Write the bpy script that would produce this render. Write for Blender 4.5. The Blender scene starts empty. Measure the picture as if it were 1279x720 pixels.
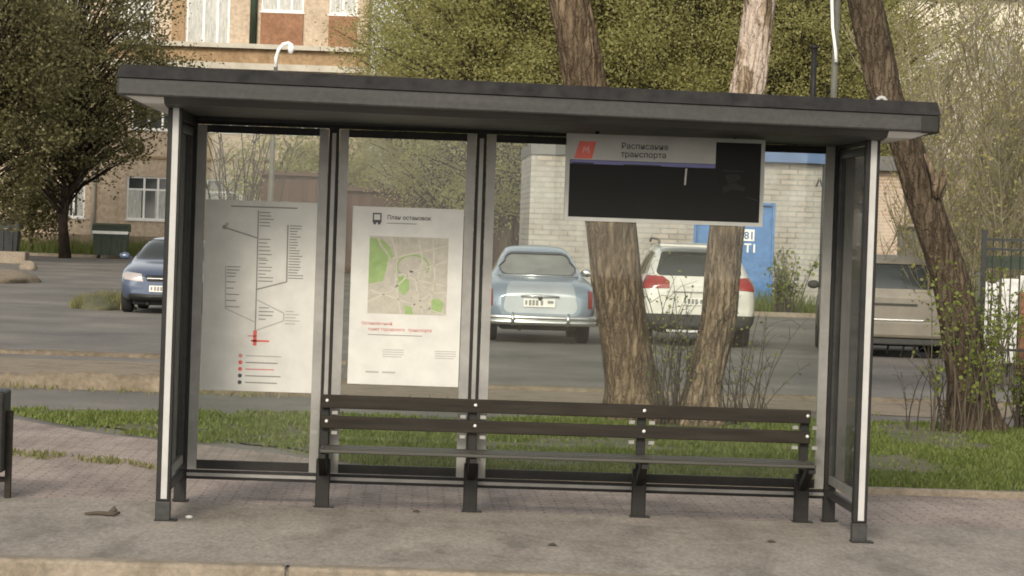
import bpy, bmesh, math, random
from math import sin, cos, pi, radians, sqrt, atan2
from mathutils import Vector, Matrix, noise

SC = bpy.context.scene
COL = SC.collection
random.seed(7)

# ------------------------------------------------------------------ camera
CAM = (1.34665, -18.51716, 1.70216)
YAW, PITCH, ROLL, FPX = 0.0307203, -0.0174259, 0.0342108, 4116.465
_f = Vector((sin(YAW)*cos(PITCH), cos(YAW)*cos(PITCH), sin(PITCH)))
_r0 = Vector((cos(YAW), -sin(YAW), 0))
_u0 = _r0.cross(_f)
_r = _r0*cos(ROLL) + _u0*sin(ROLL)
_u = -_r0*sin(ROLL) + _u0*cos(ROLL)


def ray(px, py):
    return _f + _r*((px-639.5)/FPX) - _u*((py-360)/FPX)


def at(px, py, y):
    """point of the plane at depth y seen at a pixel of the photograph"""
    d = ray(px, py)
    return Vector(CAM) + d*((y-CAM[1])/d.y)


def gnd(px, py, z=0.0):
    d = ray(px, py)
    return Vector(CAM) + d*((z-CAM[2])/d.z)


# ------------------------------------------------------------------ mesh collector
class MB:
    def __init__(self):
        self.v, self.f, self.m, self.s, self.mats = [], [], [], [], []

    def mi(self, mat):
        if mat not in self.mats:
            self.mats.append(mat)
        return self.mats.index(mat)

    def add(self, vs, fs, mat, smooth=False):
        o = len(self.v)
        self.v += [tuple(p) for p in vs]
        k = self.mi(mat)
        for f in fs:
            self.f.append(tuple(i+o for i in f))
            self.m.append(k)
            self.s.append(smooth)
        return self

    def box(self, a, b, mat, M=None, ch=0.0):
        x0, y0, z0 = a
        x1, y1, z1 = b
        if ch <= 0:
            vs = [(x0, y0, z0), (x1, y0, z0), (x1, y1, z0), (x0, y1, z0), (x0, y0, z1), (x1, y0, z1), (x1, y1, z1), (x0, y1, z1)]
            fs = [(3, 2, 1, 0), (4, 5, 6, 7), (0, 1, 5, 4), (1, 2, 6, 5), (2, 3, 7, 6), (3, 0, 4, 7)]
        else:
            bm = bmesh.new()
            bmesh.ops.create_cube(bm, size=1)
            for v in bm.verts:
                v.co = Vector(((x0+x1)/2+v.co.x*(x1-x0), (y0+y1)/2+v.co.y*(y1-y0), (z0+z1)/2+v.co.z*(z1-z0)))
            bmesh.ops.bevel(bm, geom=bm.edges[:], offset=ch, segments=2, profile=.5, affect='EDGES')
            bm.verts.index_update()
            vs = [v.co.copy() for v in bm.verts]
            fs = [[v.index for v in f.verts] for f in bm.faces]
            bm.free()
        if M is not None:
            vs = [M @ Vector(p) for p in vs]
        return self.add(vs, fs, mat)

    def quad(self, a, b, c, d, mat):
        return self.add([a, b, c, d], [(0, 1, 2, 3)], mat)

    def tube(self, pts, rads, mat, n=8, caps=True, smooth=True):
        pts = [Vector(p) for p in pts]
        if not hasattr(rads, '__len__'):
            rads = [rads]*len(pts)
        vs, fs = [], []
        up = Vector((0.13, 0.31, 0.94))
        for i, p in enumerate(pts):
            t = (pts[min(i+1, len(pts)-1)] - pts[max(i-1, 0)])
            if t.length < 1e-9:
                t = Vector((0, 0, 1))
            t.normalize()
            a = t.cross(up)
            if a.length < .05:
                a = t.cross(Vector((1, 0.2, 0)))
            a.normalize()
            b = t.cross(a)
            for k in range(n):
                an = 2*pi*k/n
                vs.append(p + (a*cos(an) + b*sin(an))*rads[i])
        for i in range(len(pts)-1):
            for k in range(n):
                k2 = (k+1) % n
                fs.append((i*n+k, i*n+k2, (i+1)*n+k2, (i+1)*n+k))
        if caps:
            fs.append(tuple(range(n))[::-1])
            fs.append(tuple((len(pts)-1)*n+k for k in range(n)))
        return self.add(vs, fs, mat, smooth)

    def ico(self, c, r, mat, sub=1, sc=(1, 1, 1)):
        bm = bmesh.new()
        bmesh.ops.create_icosphere(bm, subdivisions=sub, radius=r)
        bm.verts.index_update()
        vs = [Vector((v.co.x*sc[0]+c[0], v.co.y*sc[1]+c[1], v.co.z*sc[2]+c[2])) for v in bm.verts]
        fs = [[v.index for v in f.verts] for f in bm.faces]
        bm.free()
        return self.add(vs, fs, mat, True)

    def text(self, s, M, size, mat, bold=0.0, align='LEFT'):
        cu = bpy.data.curves.new('lettering', 'FONT')
        cu.body = s
        cu.size = size
        cu.offset = bold
        cu.align_x = align
        cu.resolution_u = 2
        o = bpy.data.objects.new('lettering', cu)
        COL.objects.link(o)
        dg = bpy.context.evaluated_depsgraph_get()
        me = bpy.data.meshes.new_from_object(o.evaluated_get(dg))
        self.add([M @ v.co for v in me.vertices], [tuple(p.vertices) for p in me.polygons], mat)
        bpy.data.objects.remove(o)
        bpy.data.curves.remove(cu)
        bpy.data.meshes.remove(me)
        return self

    def build(self, name, parent=None, loc=None, rotz=0):
        me = bpy.data.meshes.new(name)
        me.from_pydata([tuple(p) for p in self.v], [], self.f)
        for m in self.mats:
            me.materials.append(m)
        me.polygons.foreach_set('material_index', self.m)
        me.polygons.foreach_set('use_smooth', self.s)
        me.update()
        o = bpy.data.objects.new(name, me)
        COL.objects.link(o)
        if parent:
            o.parent = parent
        if loc:
            o.location = loc
        o.rotation_euler.z = rotz
        return o


def tag(o, label=None, cat=None, group=None, kind=None):
    if label: o['label'] = label
    if cat: o['category'] = cat
    if group: o['group'] = group
    if kind: o['kind'] = kind
    return o


def thing(name, label, cat, loc=(0, 0, 0), rotz=0, group=None):
    o = bpy.data.objects.new(name, None)
    COL.objects.link(o)
    o.location = loc
    o.rotation_euler.z = rotz
    o.empty_display_size = .2
    return tag(o, label, cat, group)


def copy_tree(o, parent=None):
    c = o.copy()
    COL.objects.link(c)
    if parent:
        c.parent = parent
    for ch in [x for x in bpy.data.objects if x.parent == o]:
        copy_tree(ch, c)
    return c


# ------------------------------------------------------------------ materials
def newmat(name):
    m = bpy.data.materials.new(name)
    m.use_nodes = True
    nt = m.node_tree
    return m, nt, nt.nodes['Principled BSDF']


def noise_node(nt, scale, detail=4, rough=.6, stretch=None, coord='Object', dist=0.0):
    tc = nt.nodes.new('ShaderNodeTexCoord')
    n = nt.nodes.new('ShaderNodeTexNoise')
    n.inputs['Scale'].default_value = scale
    n.inputs['Detail'].default_value = detail
    n.inputs['Roughness'].default_value = rough
    n.inputs['Distortion'].default_value = dist
    if stretch:
        mp = nt.nodes.new('ShaderNodeMapping')
        mp.inputs['Scale'].default_value = stretch
        nt.links.new(tc.outputs[coord], mp.inputs[0])
        nt.links.new(mp.outputs[0], n.inputs['Vector'])
    else:
        nt.links.new(tc.outputs[coord], n.inputs['Vector'])
    return n


def ramp(nt, src, stops):
    r = nt.nodes.new('ShaderNodeValToRGB')
    el = r.color_ramp.elements
    while len(el) < len(stops):
        el.new(.5)
    for e, (p, c) in zip(el, stops):
        e.position = p
        e.color = (c[0], c[1], c[2], 1)
    nt.links.new(src, r.inputs[0])
    return r


def mixc(nt, fac, a, b, mode='MIX'):
    m = nt.nodes.new('ShaderNodeMix')
    m.data_type = 'RGBA'
    m.blend_type = mode
    for s, v in ((m.inputs['Factor'], fac), (m.inputs['A'], a), (m.inputs['B'], b)):
        if hasattr(v, 'is_output'):
            nt.links.new(v, s)
        elif isinstance(v, (int, float)):
            s.default_value = v
        else:
            s.default_value = (v[0], v[1], v[2], 1)
    return m.outputs['Result']


def bump(nt, bsdf, src, strength=.4, dist=.02):
    b = nt.nodes.new('ShaderNodeBump')
    b.inputs['Strength'].default_value = strength
    b.inputs['Distance'].default_value = dist
    nt.links.new(src, b.inputs['Height'])
    nt.links.new(b.outputs[0], bsdf.inputs['Normal'])


def mottled(name, c1, c2, scale=3, rough=.85, metal=0, bs=.2, bd=.01, stretch=None, c3=None, fine=None, spec=.5):
    m, nt, b = newmat(name)
    n = noise_node(nt, scale, 6, .65, stretch)
    st = [(.3, c1), (.7, c2)] if c3 is None else [(.28, c1), (.5, c2), (.72, c3)]
    col = ramp(nt, n.outputs['Fac'], st).outputs['Color']
    src = n.outputs['Fac']
    if fine:
        n2 = noise_node(nt, fine, 3, .7)
        g = ramp(nt, n2.outputs['Fac'], [(.3, (.72, .72, .72)), (.7, (1.2, 1.2, 1.2))]).outputs['Color']
        col = mixc(nt, 1.0, col, g, 'MULTIPLY')
        src = n2.outputs['Fac']
    nt.links.new(col, b.inputs['Base Color'])
    b.inputs['Roughness'].default_value = rough
    b.inputs['Metallic'].default_value = metal
    b.inputs['Specular IOR Level'].default_value = spec
    if bs:
        bump(nt, b, src, bs, bd)
    return m


def flat(name, c, rough=.6, metal=0, spec=.5, coat=0):
    m, nt, b = newmat(name)
    n = noise_node(nt, 6, 3)
    col = ramp(nt, n.outputs['Fac'], [(.3, [x*.9 for x in c]), (.7, [x*1.08 for x in c])]).outputs['Color']
    nt.links.new(col, b.inputs['Base Color'])
    b.inputs['Roughness'].default_value = rough
    b.inputs['Metallic'].default_value = metal
    b.inputs['Specular IOR Level'].default_value = spec
    b.inputs['Coat Weight'].default_value = coat
    b.inputs['Coat Roughness'].default_value = .06
    return m


def leafmat(name, cols, transl=.35):
    m, nt, b = newmat(name)
    g = nt.nodes.new('ShaderNodeNewGeometry')
    n = noise_node(nt, .9, 3)
    a = nt.nodes.new('ShaderNodeMath')
    a.operation = 'MULTIPLY_ADD'
    nt.links.new(g.outputs['Random Per Island'], a.inputs[0])
    a.inputs[1].default_value = .6
    s = nt.nodes.new('ShaderNodeMath')
    s.operation = 'MULTIPLY'
    s.inputs[1].default_value = .4
    nt.links.new(n.outputs['Fac'], s.inputs[0])
    nt.links.new(s.outputs[0], a.inputs[2])
    k = len(cols)-1
    r = ramp(nt, a.outputs[0], [(.1+.75*i/k, c) for i, c in enumerate(cols)])
    nt.links.new(r.outputs[0], b.inputs['Base Color'])
    b.inputs['Roughness'].default_value = .6
    b.inputs['Specular IOR Level'].default_value = .25
    t = nt.nodes.new('ShaderNodeBsdfTranslucent')
    nt.links.new(r.outputs[0], t.inputs['Color'])
    mx = nt.nodes.new('ShaderNodeMixShader')
    mx.inputs[0].default_value = transl
    nt.links.new(b.outputs[0], mx.inputs[1])
    nt.links.new(t.outputs[0], mx.inputs[2])
    nt.links.new(mx.outputs[0], nt.nodes['Material Output'].inputs['Surface'])
    return m


def glassmat(name, tint=(.93, .95, .93), dirt=.06, ior=1.45, dust=(.55, .5, .42)):
    """thin sheet glass: mostly clear, fresnel reflection, a film of dust"""
    m, nt, b = newmat(name)
    tr = nt.nodes.new('ShaderNodeBsdfTransparent')
    tr.inputs[0].default_value = (*tint, 1)
    gl = nt.nodes.new('ShaderNodeBsdfGlossy')
    gl.inputs['Roughness'].default_value = .02
    fr = nt.nodes.new('ShaderNodeFresnel')
    fr.inputs[0].default_value = ior
    m1 = nt.nodes.new('ShaderNodeMixShader')
    nt.links.new(fr.outputs[0], m1.inputs[0])
    nt.links.new(tr.outputs[0], m1.inputs[1])
    nt.links.new(gl.outputs[0], m1.inputs[2])
    df = nt.nodes.new('ShaderNodeBsdfDiffuse')
    df.inputs[0].default_value = (*dust, 1)
    n = noise_node(nt, 2.2, 6, .7, (1, 1, .5))
    r = ramp(nt, n.outputs['Fac'], [(.35, (dirt*.4,)*3), (.75, (dirt*1.8,)*3)])
    m2 = nt.nodes.new('ShaderNodeMixShader')
    nt.links.new(r.outputs[0], m2.inputs[0])
    nt.links.new(m1.outputs[0], m2.inputs[1])
    nt.links.new(df.outputs[0], m2.inputs[2])
    nt.links.new(m2.outputs[0], nt.nodes['Material Output'].inputs['Surface'])
    return m


def brickmat(name, c1, c2, mortar, scale=1.0, paint=None, pw=.35, ph=.1, patch=.55, vec='xz'):
    """running-bond bricks on walls that face the street; paint = colour of worn whitewash"""
    m, nt, b = newmat(name)
    tc = nt.nodes.new('ShaderNodeTexCoord')
    mp = nt.nodes.new('ShaderNodeMapping')
    mp.inputs['Rotation'].default_value = (radians(90), 0, 0)
    nt.links.new(tc.outputs['Object'], mp.inputs[0])
    br = nt.nodes.new('ShaderNodeTexBrick')
    br.inputs['Color1'].default_value = (*c1, 1)
    br.inputs['Color2'].default_value = (*c2, 1)
    br.inputs['Mortar'].default_value = (*mortar, 1)
    br.inputs['Scale'].default_value = scale
    br.inputs['Mortar Size'].default_value = .016
    br.inputs['Brick Width'].default_value = pw
    br.inputs['Row Height'].default_value = ph
    nt.links.new(mp.outputs[0], br.inputs['Vector'])
    col = br.outputs['Color']
    n = noise_node(nt, .8, 7, .7)
    if paint:
        r = ramp(nt, n.outputs['Fac'], [(patch-.06, (0, 0, 0)), (patch+.05, (1, 1, 1))])
        pm = mixc(nt, .5, [x for x in paint], br.outputs['Color'])
        col = mixc(nt, r.outputs[0], pm, col)
    n2 = noise_node(nt, 1.7, 6, .75, (1, 1, .4))
    g = ramp(nt, n2.outputs['Fac'], [(.3, (.74, .72, .68)), (.65, (1.06, 1.06, 1.06))]).outputs[0]
    col = mixc(nt, 1.0, col, g, 'MULTIPLY')
    nt.links.new(col, b.inputs['Base Color'])
    b.inputs['Roughness'].default_value = .9
    bump(nt, b, br.outputs['Fac'], -.4, .01)
    return m


def barkmat(name, c1, c2, c3, peel=None):
    m, nt, b = newmat(name)
    n = noise_node(nt, 21, 9, .78, (1, 1, .16), dist=.8)
    col = ramp(nt, n.outputs['Fac'], [(.36, c1), (.5, c2), (.66, c3)]).outputs[0]
    tcb = nt.nodes.new('ShaderNodeTexCoord')
    wv = noise_node(nt, 4, 4, .7)
    mpb = nt.nodes.new('ShaderNodeMapping')
    mpb.inputs['Scale'].default_value = (17, 17, 2.0)
    vab = nt.nodes.new('ShaderNodeVectorMath')
    vab.operation = 'MULTIPLY_ADD'
    nt.links.new(wv.outputs['Color'], vab.inputs[0])
    vab.inputs[1].default_value = (.16, .16, .35)
    nt.links.new(tcb.outputs['Object'], vab.inputs[2])
    nt.links.new(vab.outputs[0], mpb.inputs[0])
    vb = nt.nodes.new('ShaderNodeTexVoronoi')
    vb.feature = 'DISTANCE_TO_EDGE'
    vb.inputs['Scale'].default_value = 1
    nt.links.new(mpb.outputs[0], vb.inputs['Vector'])
    fur = ramp(nt, vb.outputs['Distance'], [(.0, (.50, .47, .44)), (.12, (.86, .85, .84)), (.3, (1.1, 1.09, 1.08))]).outputs[0]
    col = mixc(nt, .7, col, fur, 'MULTIPLY')
    n3 = noise_node(nt, 1.6, 5, .7)
    g = ramp(nt, n3.outputs['Fac'], [(.32, (.6, .58, .55)), (.66, (1.2, 1.17, 1.1))]).outputs[0]
    col = mixc(nt, 1, col, g, 'MULTIPLY')
    if peel:
        n4 = noise_node(nt, 5, 6, .7, (1, 1, .45))
        r = ramp(nt, n4.outputs['Fac'], [(.44, (0, 0, 0)), (.5, (1, 1, 1))]).outputs[0]
        tc = nt.nodes.new('ShaderNodeTexCoord')
        sx = nt.nodes.new('ShaderNodeSeparateXYZ')
        nt.links.new(tc.outputs['Object'], sx.inputs[0])
        mr = nt.nodes.new('ShaderNodeMapRange')
        mr.inputs[1].default_value = peel[0]
        mr.inputs[2].default_value = peel[0]+.5
        nt.links.new(sx.outputs[2], mr.inputs[0])
        mu = nt.nodes.new('ShaderNodeMath')
        mu.operation = 'MULTIPLY'
        nt.links.new(mr.outputs[0], mu.inputs[0])
        nt.links.new(r, mu.inputs[1])
        col = mixc(nt, mu.outputs[0], col, peel[1])
    nt.links.new(col, b.inputs['Base Color'])
    b.inputs['Roughness'].default_value = .95
    b.inputs['Specular IOR Level'].default_value = .2
    bump(nt, b, fur, .9, .03)
    return m


M = {}
M['asphalt'] = mottled('asphalt', (.085, .076, .066), (.155, .14, .122), .55, .92, bs=.3, bd=.01, c3=(.235, .215, .187), fine=18, stretch=(.8, .45, 1))
M['road'] = mottled('road', (.06, .058, .055), (.10, .096, .09), .7, .9, fine=40)
M['old_kerb'] = mottled('old_kerb', (.11, .085, .058), (.235, .19, .135), 2.2, .95, fine=16, bs=.5, bd=.02)
M['kerbstone'] = mottled('kerbstone', (.185, .15, .11), (.30, .25, .19), 2.5, .9, fine=22, bs=.4, bd=.012)
M['dirt'] = mottled('dirt', (.13, .10, .07), (.26, .205, .145), 1.3, .97, c3=(.17, .14, .10), fine=14, bs=.6, bd=.03)
M['soil'] = mottled('soil', (.07, .08, .035), (.15, .13, .08), 2.2, .97, fine=18, bs=.6, bd=.03)


def pave_mat(name, c1, c2, c3, slab=None, joint=(.07, .065, .055), stain=.45):
    m, nt, b = newmat(name)
    n = noise_node(nt, 1.1, 7, .68, (1.8, .5, 1))
    col = ramp(nt, n.outputs['Fac'], [(.3, c1), (.5, c2), (.7, c3)]).outputs[0]
    n2 = noise_node(nt, 30, 5, .8, (1.4, .35, 1))
    g = ramp(nt, n2.outputs['Fac'], [(.3, (.62, .62, .62)), (.7, (1.3, 1.3, 1.3))]).outputs[0]
    col = mixc(nt, 1, col, g, 'MULTIPLY')
    n5 = noise_node(nt, 1.2, 5, .6, (2.0, .6, 1))
    w = ramp(nt, n5.outputs['Fac'], [(stain-.12, (.66, .65, .64)), (stain+.06, (1, 1, 1))]).outputs[0]
    col = mixc(nt, 1, col, w, 'MULTIPLY')
    vo = nt.nodes.new('ShaderNodeTexVoronoi')
    vo.feature = 'DISTANCE_TO_EDGE'
    vo.inputs['Scale'].default_value = .55
    vn = noise_node(nt, 2.5, 4, .7)
    tc = nt.nodes.new('ShaderNodeTexCoord')
    va = nt.nodes.new('ShaderNodeVectorMath')
    va.operation = 'MULTIPLY_ADD'
    nt.links.new(vn.outputs['Color'], va.inputs[0])
    va.inputs[1].default_value = (.7, .7, 0)
    nt.links.new(tc.outputs['Object'], va.inputs[2])
    nt.links.new(va.outputs[0], vo.inputs['Vector'])
    cr = ramp(nt, vo.outputs['Distance'], [(0.004, (.5, .48, .45)), (.016, (1, 1, 1))]).outputs[0]
    col = mixc(nt, .28, col, cr, 'MULTIPLY')
    if slab:
        br = nt.nodes.new('ShaderNodeTexBrick')
        br.inputs['Scale'].default_value = 1
        br.inputs['Brick Width'].default_value = slab[0]
        br.inputs['Row Height'].default_value = slab[1]
        br.inputs['Mortar Size'].default_value = .008
        br.inputs['Color1'].default_value = (1, 1, 1, 1)
        br.inputs['Color2'].default_value = (.86, .85, .84, 1)
        br.inputs['Mortar'].default_value = (.58, .56, .52, 1)
        nt.links.new(tc.outputs['Object'], br.inputs['Vector'])
        col = mixc(nt, 1, col, br.outputs['Color'], 'MULTIPLY')
    nt.links.new(col, b.inputs['Base Color'])
    b.inputs['Roughness'].default_value = .9
    bump(nt, b, n2.outputs['Fac'], .35, .008)
    return m


M['pavement'] = pave_mat('pavement', (.22, .19, .16), (.295, .258, .22), (.36, .317, .272), None)
M['slabs'] = pave_mat('paving_slabs', (.27, .215, .19), (.375, .30, .262), (.44, .358, .315), (.2, .1))

M['dark_metal'] = mottled('dark_painted_metal', (.010, .0095, .009), (.024, .022, .020), 7, .55, bs=.05, bd=.002, spec=.22)
M['grey_metal'] = mottled('grey_painted_metal', (.018, .0175, .017), (.048, .0465, .044), 1.6, .42, bs=.1, bd=.006, stretch=(.35, 1, 5), fine=30, spec=.3)
M['roof_edge'] = mottled('roof_edge_reflection', (.010, .010, .011), (.034, .032, .031), 9, .8, bs=.3, bd=.005, spec=.2)  # dark reflection on the sloping edge put into the colour
M['soffit_shaded'] = mottled('shaded_soffit', (.03, .029, .027), (.05, .048, .045), 3, .55, bs=.05)  # shade under the roof between the posts put into the soffit colour
M['soffit'] = mottled('lit_soffit', (.60, .59, .56), (.72, .70, .67), 3, .5, bs=.05)  # same soffit painted pale where the overhang ends catch light
M['aluminium'] = mottled('brushed_aluminium', (.19, .185, .172), (.29, .28, .262), 5, .5, metal=.2, bs=.05)
M['white_strip'] = mottled('reflective_white_strip', (.36, .35, .335), (.46, .45, .43), 5, .5, bs=0)
M['bench_wood'] = mottled('dark_stained_wood', (.016, .013, .010), (.036, .030, .023), 5, .8, bs=.25, bd=.004, stretch=(.5, 6, 6), spec=.25)
M['seat_wood'] = mottled('sky_sheen_seat_wood', (.025, .023, .017), (.05, .046, .034), 5, .5, bs=.2, bd=.004, stretch=(.5, 6, 6))  # lighter than the back rails: grazing sky reflection put into the colour
M['bolt'] = flat('bright_bolt', (.75, .74, .70), .35, .3)
M['glass'] = glassmat('shelter_glass', dirt=.02, ior=1.28)
M['side_glass'] = glassmat('smoky_side_glass', (.17, .175, .165), .30, 1.3, (.20, .20, .185))
M['paper'] = flat('poster_paper', (.55, .54, .505), .55)
M['paper2'] = flat('poster_paper_cream', (.57, .56, .525), .5)
M['ink'] = flat('black_ink', (.05, .05, .05), .6)
M['grey_ink'] = flat('grey_ink', (.22, .215, .20), .6)
M['pale_ink'] = flat('pale_grey_ink', (.36, .345, .32), .6)
M['red_ink'] = flat('red_ink', (.55, .09, .07), .6)
M['pink_ink'] = flat('faded_red_ink', (.50, .20, .18), .6)
M['map_beige'] = mottled('map_ground', (.33, .31, .26), (.45, .42, .35), 26, .6, bs=0)
M['map_green'] = mottled('map_park', (.20, .31, .10), (.29, .39, .16), 14, .6, bs=0)
M['map_light'] = flat('map_street', (.50, .47, .39), .6)
M['sign_grey'] = flat('sign_header', (.31, .31, .29), .5)
M['sign_red'] = flat('sign_logo_red', (.50, .075, .05), .5)
M['sign_blue'] = flat('sign_blue_line', (.06, .06, .22), .4)
M['screen'] = flat('dark_screen', (.008, .0075, .007), .4, spec=.08)
M['screen2'] = flat('faded_screen_print', (.020, .020, .019), .5, spec=.1)


def setw():
    w = bpy.data.worlds.new('World')
    SC.world = w
    w.use_nodes = True
    nt = w.node_tree
    bg = nt.nodes['Background']
    sky = nt.nodes.new('ShaderNodeTexSky')
    sky.sky_type = 'NISHITA'
    sky.sun_disc = False
    to_sun = Vector((-.20, -.84, .43)).normalized()
    el = math.asin(to_sun.z)
    sky.sun_elevation = el
    sky.sun_rotation = atan2(to_sun.x, to_sun.y)
    sky.air_density = 1.0
    sky.dust_density = 2.0
    sky.ozone_density = .6
    hs = nt.nodes.new('ShaderNodeHueSaturation')
    hs.inputs['Saturation'].default_value = .22
    nt.links.new(sky.outputs[0], hs.inputs['Color'])
    wm = mixc(nt, 1.0, hs.outputs[0], (1.02, 1.0, .94), 'MULTIPLY')
    nt.links.new(wm, bg.inputs[0])
    bg.inputs[1].default_value = .15
    L = bpy.data.lights.new('sun', 'SUN')
    L.energy = 1.5
    L.angle = radians(12)
    L.color = (1.0, .90, .74)
    o = bpy.data.objects.new('sun', L)
    COL.objects.link(o)
    o.rotation_euler = (-to_sun).to_track_quat('-Z', 'Y').to_euler()
    o.location = (-20, -30, 30)


setw()
cd = bpy.data.cameras.new('camera')
cam = bpy.data.objects.new('camera', cd)
COL.objects.link(cam)
SC.camera = cam
cd.sensor_width = 36
cd.lens = FPX/1279*36
cd.clip_end = 3000
cd.clip_start = .5
cam.matrix_world = Matrix(((_r.x, _u.x, -_f.x, CAM[0]), (_r.y, _u.y, -_f.y, CAM[1]), (_r.z, _u.z, -_f.z, CAM[2]), (0, 0, 0, 1)))
vs = SC.view_settings
vs.view_transform = 'Standard'
vs.look = 'None'
vs.exposure = 0.44
vs.gamma = 1
vs.use_curve_mapping = False
SC.render.engine = 'CYCLES'
SC.cycles.max_bounces = 8
SC.cycles.transparent_max_bounces = 16
SC.cycles.pixel_filter_type = 'BLACKMAN_HARRIS'
SC.cycles.filter_width = 1.8
SC.cycles.use_denoising = True

# ================================================================== ground
g = MB()
ys = [700, 300, 150, 100, 60, 30, 15, 5, -2.36, -2.36, -8, -30, -120]
zs = [0]*9 + [-.15]*4
xs = [-500, -100, -30, -10, 0, 10, 30, 100, 500]
vv = [(x, y, z) for y, z in zip(ys, zs) for x in xs]
ff = []
for j in range(len(ys)-1):
    for i in range(len(xs)-1):
        a = j*len(xs)+i
        ff.append((a, a+len(xs), a+len(xs)+1, a+1))
g.add(vv, ff, M['asphalt'])
tag(g.build('ground'), kind='structure')


def sheet(name, pts, z, mat, kind='structure', res=None):
    m = MB()
    m.add([(x, y, z) for x, y in pts], [tuple(range(len(pts)))], mat)
    return tag(m.build(name), kind=kind)


def ragged(x0, x1, y, amp, n, seed):
    return [(x0+(x1-x0)*i/n, y+amp*(noise.noise((i*.37+seed, seed*1.7, 0))+.5*noise.noise((i*1.1, seed, 3)))) for i in range(n+1)]


sheet('road', [(-400, -110), (400, -110), (400, -2.5), (-400, -2.5)], -.146, M['road'])
# front strip of pavement and the older slabs behind it
edge = ragged(-14, 16, 1.22, .10, 150, 3)
sheet('paving_slabs', [(-40, 1.0), (40, 1.0), (40, 3.66), (5, 3.66), (1.8, 3.72), (.9, 5.0), (.2, 6.0), (-1.1, 7.4), (-2.1, 9.2), (-5, 10.4), (-40, 10.6)], .004, M['slabs'])
sheet('pavement', [(-40, -2.22), (40, -2.22)] + [(40, 1.2)] + edge[::-1] + [(-40, 1.2)], .010, M['pavement'])

# kerb stones along the street
kb = MB()
jx = gnd(360, 708).x
for i in range(-5, 8):
    x = jx+i*2.4
    kb.box((x+.004, -2.385, -.25), (x+2.396, -2.215, .020), M['kerbstone'], ch=.022)
tag(kb.build('street_kerb'), kind='structure')

# grass verge bottom and dirt
sheet('verge_soil', [(40, 3.74), (40, 12.4), (4.2, 12.4), (2.5, 11.4), (1, 10.7), (-1.6, 10.3)] + [(x_+.16, y_+.16) for x_, y_ in ragged(-1.85, -.9, 9.3, .3, 8, 2)[:1] + [(-1.55, 8.5), (-1.3, 8.1), (-1.0, 7.6), (-.75, 7.2), (-.3, 6.9), (0, 6.4), (.3, 6.2), (.55, 5.6), (.9, 5.2), (1.2, 4.6), (1.6, 4.2), (1.8, 3.9)]] + [(5, 3.74)], .012, M['soil'])
e2 = MB()
e2.box((1.7, 3.64, -.1), (30, 3.74, .05), M['kerbstone'], ch=.012)
tag(e2.build('verge_kerb'), kind='structure')
pl = ragged(.6, 30, 14.0, .5, 90, 5)
sheet('dirt_strip', pl + [(30, 16.62), (.6, 16.62)], .006, M['dirt'])
pl = ragged(-20, .6, 20.3, .5, 60, 9)
sheet('dirt_strip', [(-20, 14.05), (.6, 14.05)] + pl[::-1], .006, M['dirt'])


def old_kerb(x0, x1, y, h, seed, name='old_kerb', worn=.5):
    """a crumbling kerb: one long ridge with a broken top edge"""
    k = MB()
    n = int((x1-x0)/.05)
    vs_ = []
    for i in range(n+1):
        x = x0+(x1-x0)*i/n
        e = noise.noise((x*.9, seed, 0))+.4*noise.noise((x*3.1, seed, 2))+.45*noise.noise((x*13, seed, 5))
        t = h*(1-worn*max(0, e+.15))
        j = .05*noise.noise((x*2.7, seed, 8))
        for yy, z in ((-.02+j, -.05), (j+.01*e, t*.55), (.045+j+.03*max(0, e), t*.97), (.11+j, t), (.2, t*.92), (.27+j, .5*t), (.33, -.05)):
            vs_.append((x, y+yy, z))
    fs_ = [(i*7+q, (i+1)*7+q, (i+1)*7+q+1, i*7+q+1) for i in range(n) for q in range(6)]
    k.add(vs_, fs_, M['old_kerb'], True)
    return tag(k.build(name), kind='structure')


old_kerb(-20, .55, 13.9, .17, 1, worn=.75)
old_kerb(.6, 30, 16.66, .05, 2)
old_kerb(-20, .6, 21.6, .06, 4)

# ================================================================== grass blades
def grass(name, poly, n, hmin, hmax, mat, seed, dens=None):
    rr = random.Random(seed)
    xs_ = [p[0] for p in poly]
    ys_ = [p[1] for p in poly]

    def inside(x, y):
        c = False
        j = len(poly)-1
        for i in range(len(poly)):
            xi, yi = poly[i]
            xj, yj = poly[j]
            if (yi > y) != (yj > y) and x < (xj-xi)*(y-yi)/(yj-yi)+xi:
                c = not c
            j = i
        return c
    m = MB()
    vs_, fs_ = [], []
    t = 0
    while t < n:
        x = rr.uniform(min(xs_), max(xs_))
        y = rr.uniform(min(ys_), max(ys_))
        if not inside(x, y):
            continue
        t += 1
        d = noise.noise((x*1.1, y*.7, seed)) + .5*noise.noise((x*3.3, y*2.2, seed+4))
        if dens is not None and d < dens and rr.random() < .88:
            continue
        h = rr.uniform(hmin, hmax)*(1+.6*d)
        a = rr.uniform(0, 2*pi)
        w = rr.uniform(.006, .013)
        dx, dy = cos(a)*w, sin(a)*w
        lx, ly = rr.gauss(0, .35)*h, rr.gauss(0, .35)*h
        o = len(vs_)
        vs_ += [(x-dx, y-dy, .01), (x+dx, y+dy, .01), (x+dx*.6+lx*.4, y+dy*.6+ly*.4, .01+h*.6), (x-dx*.6+lx*.4, y-dy*.6+ly*.4, .01+h*.6), (x+lx, y+ly, .01+h)]
        fs_ += [(o, o+1, o+2, o+3), (o+3, o+2, o+4)]
    m.add(vs_, fs_, mat)
    return tag(m.build(name), kind='stuff')


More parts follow.
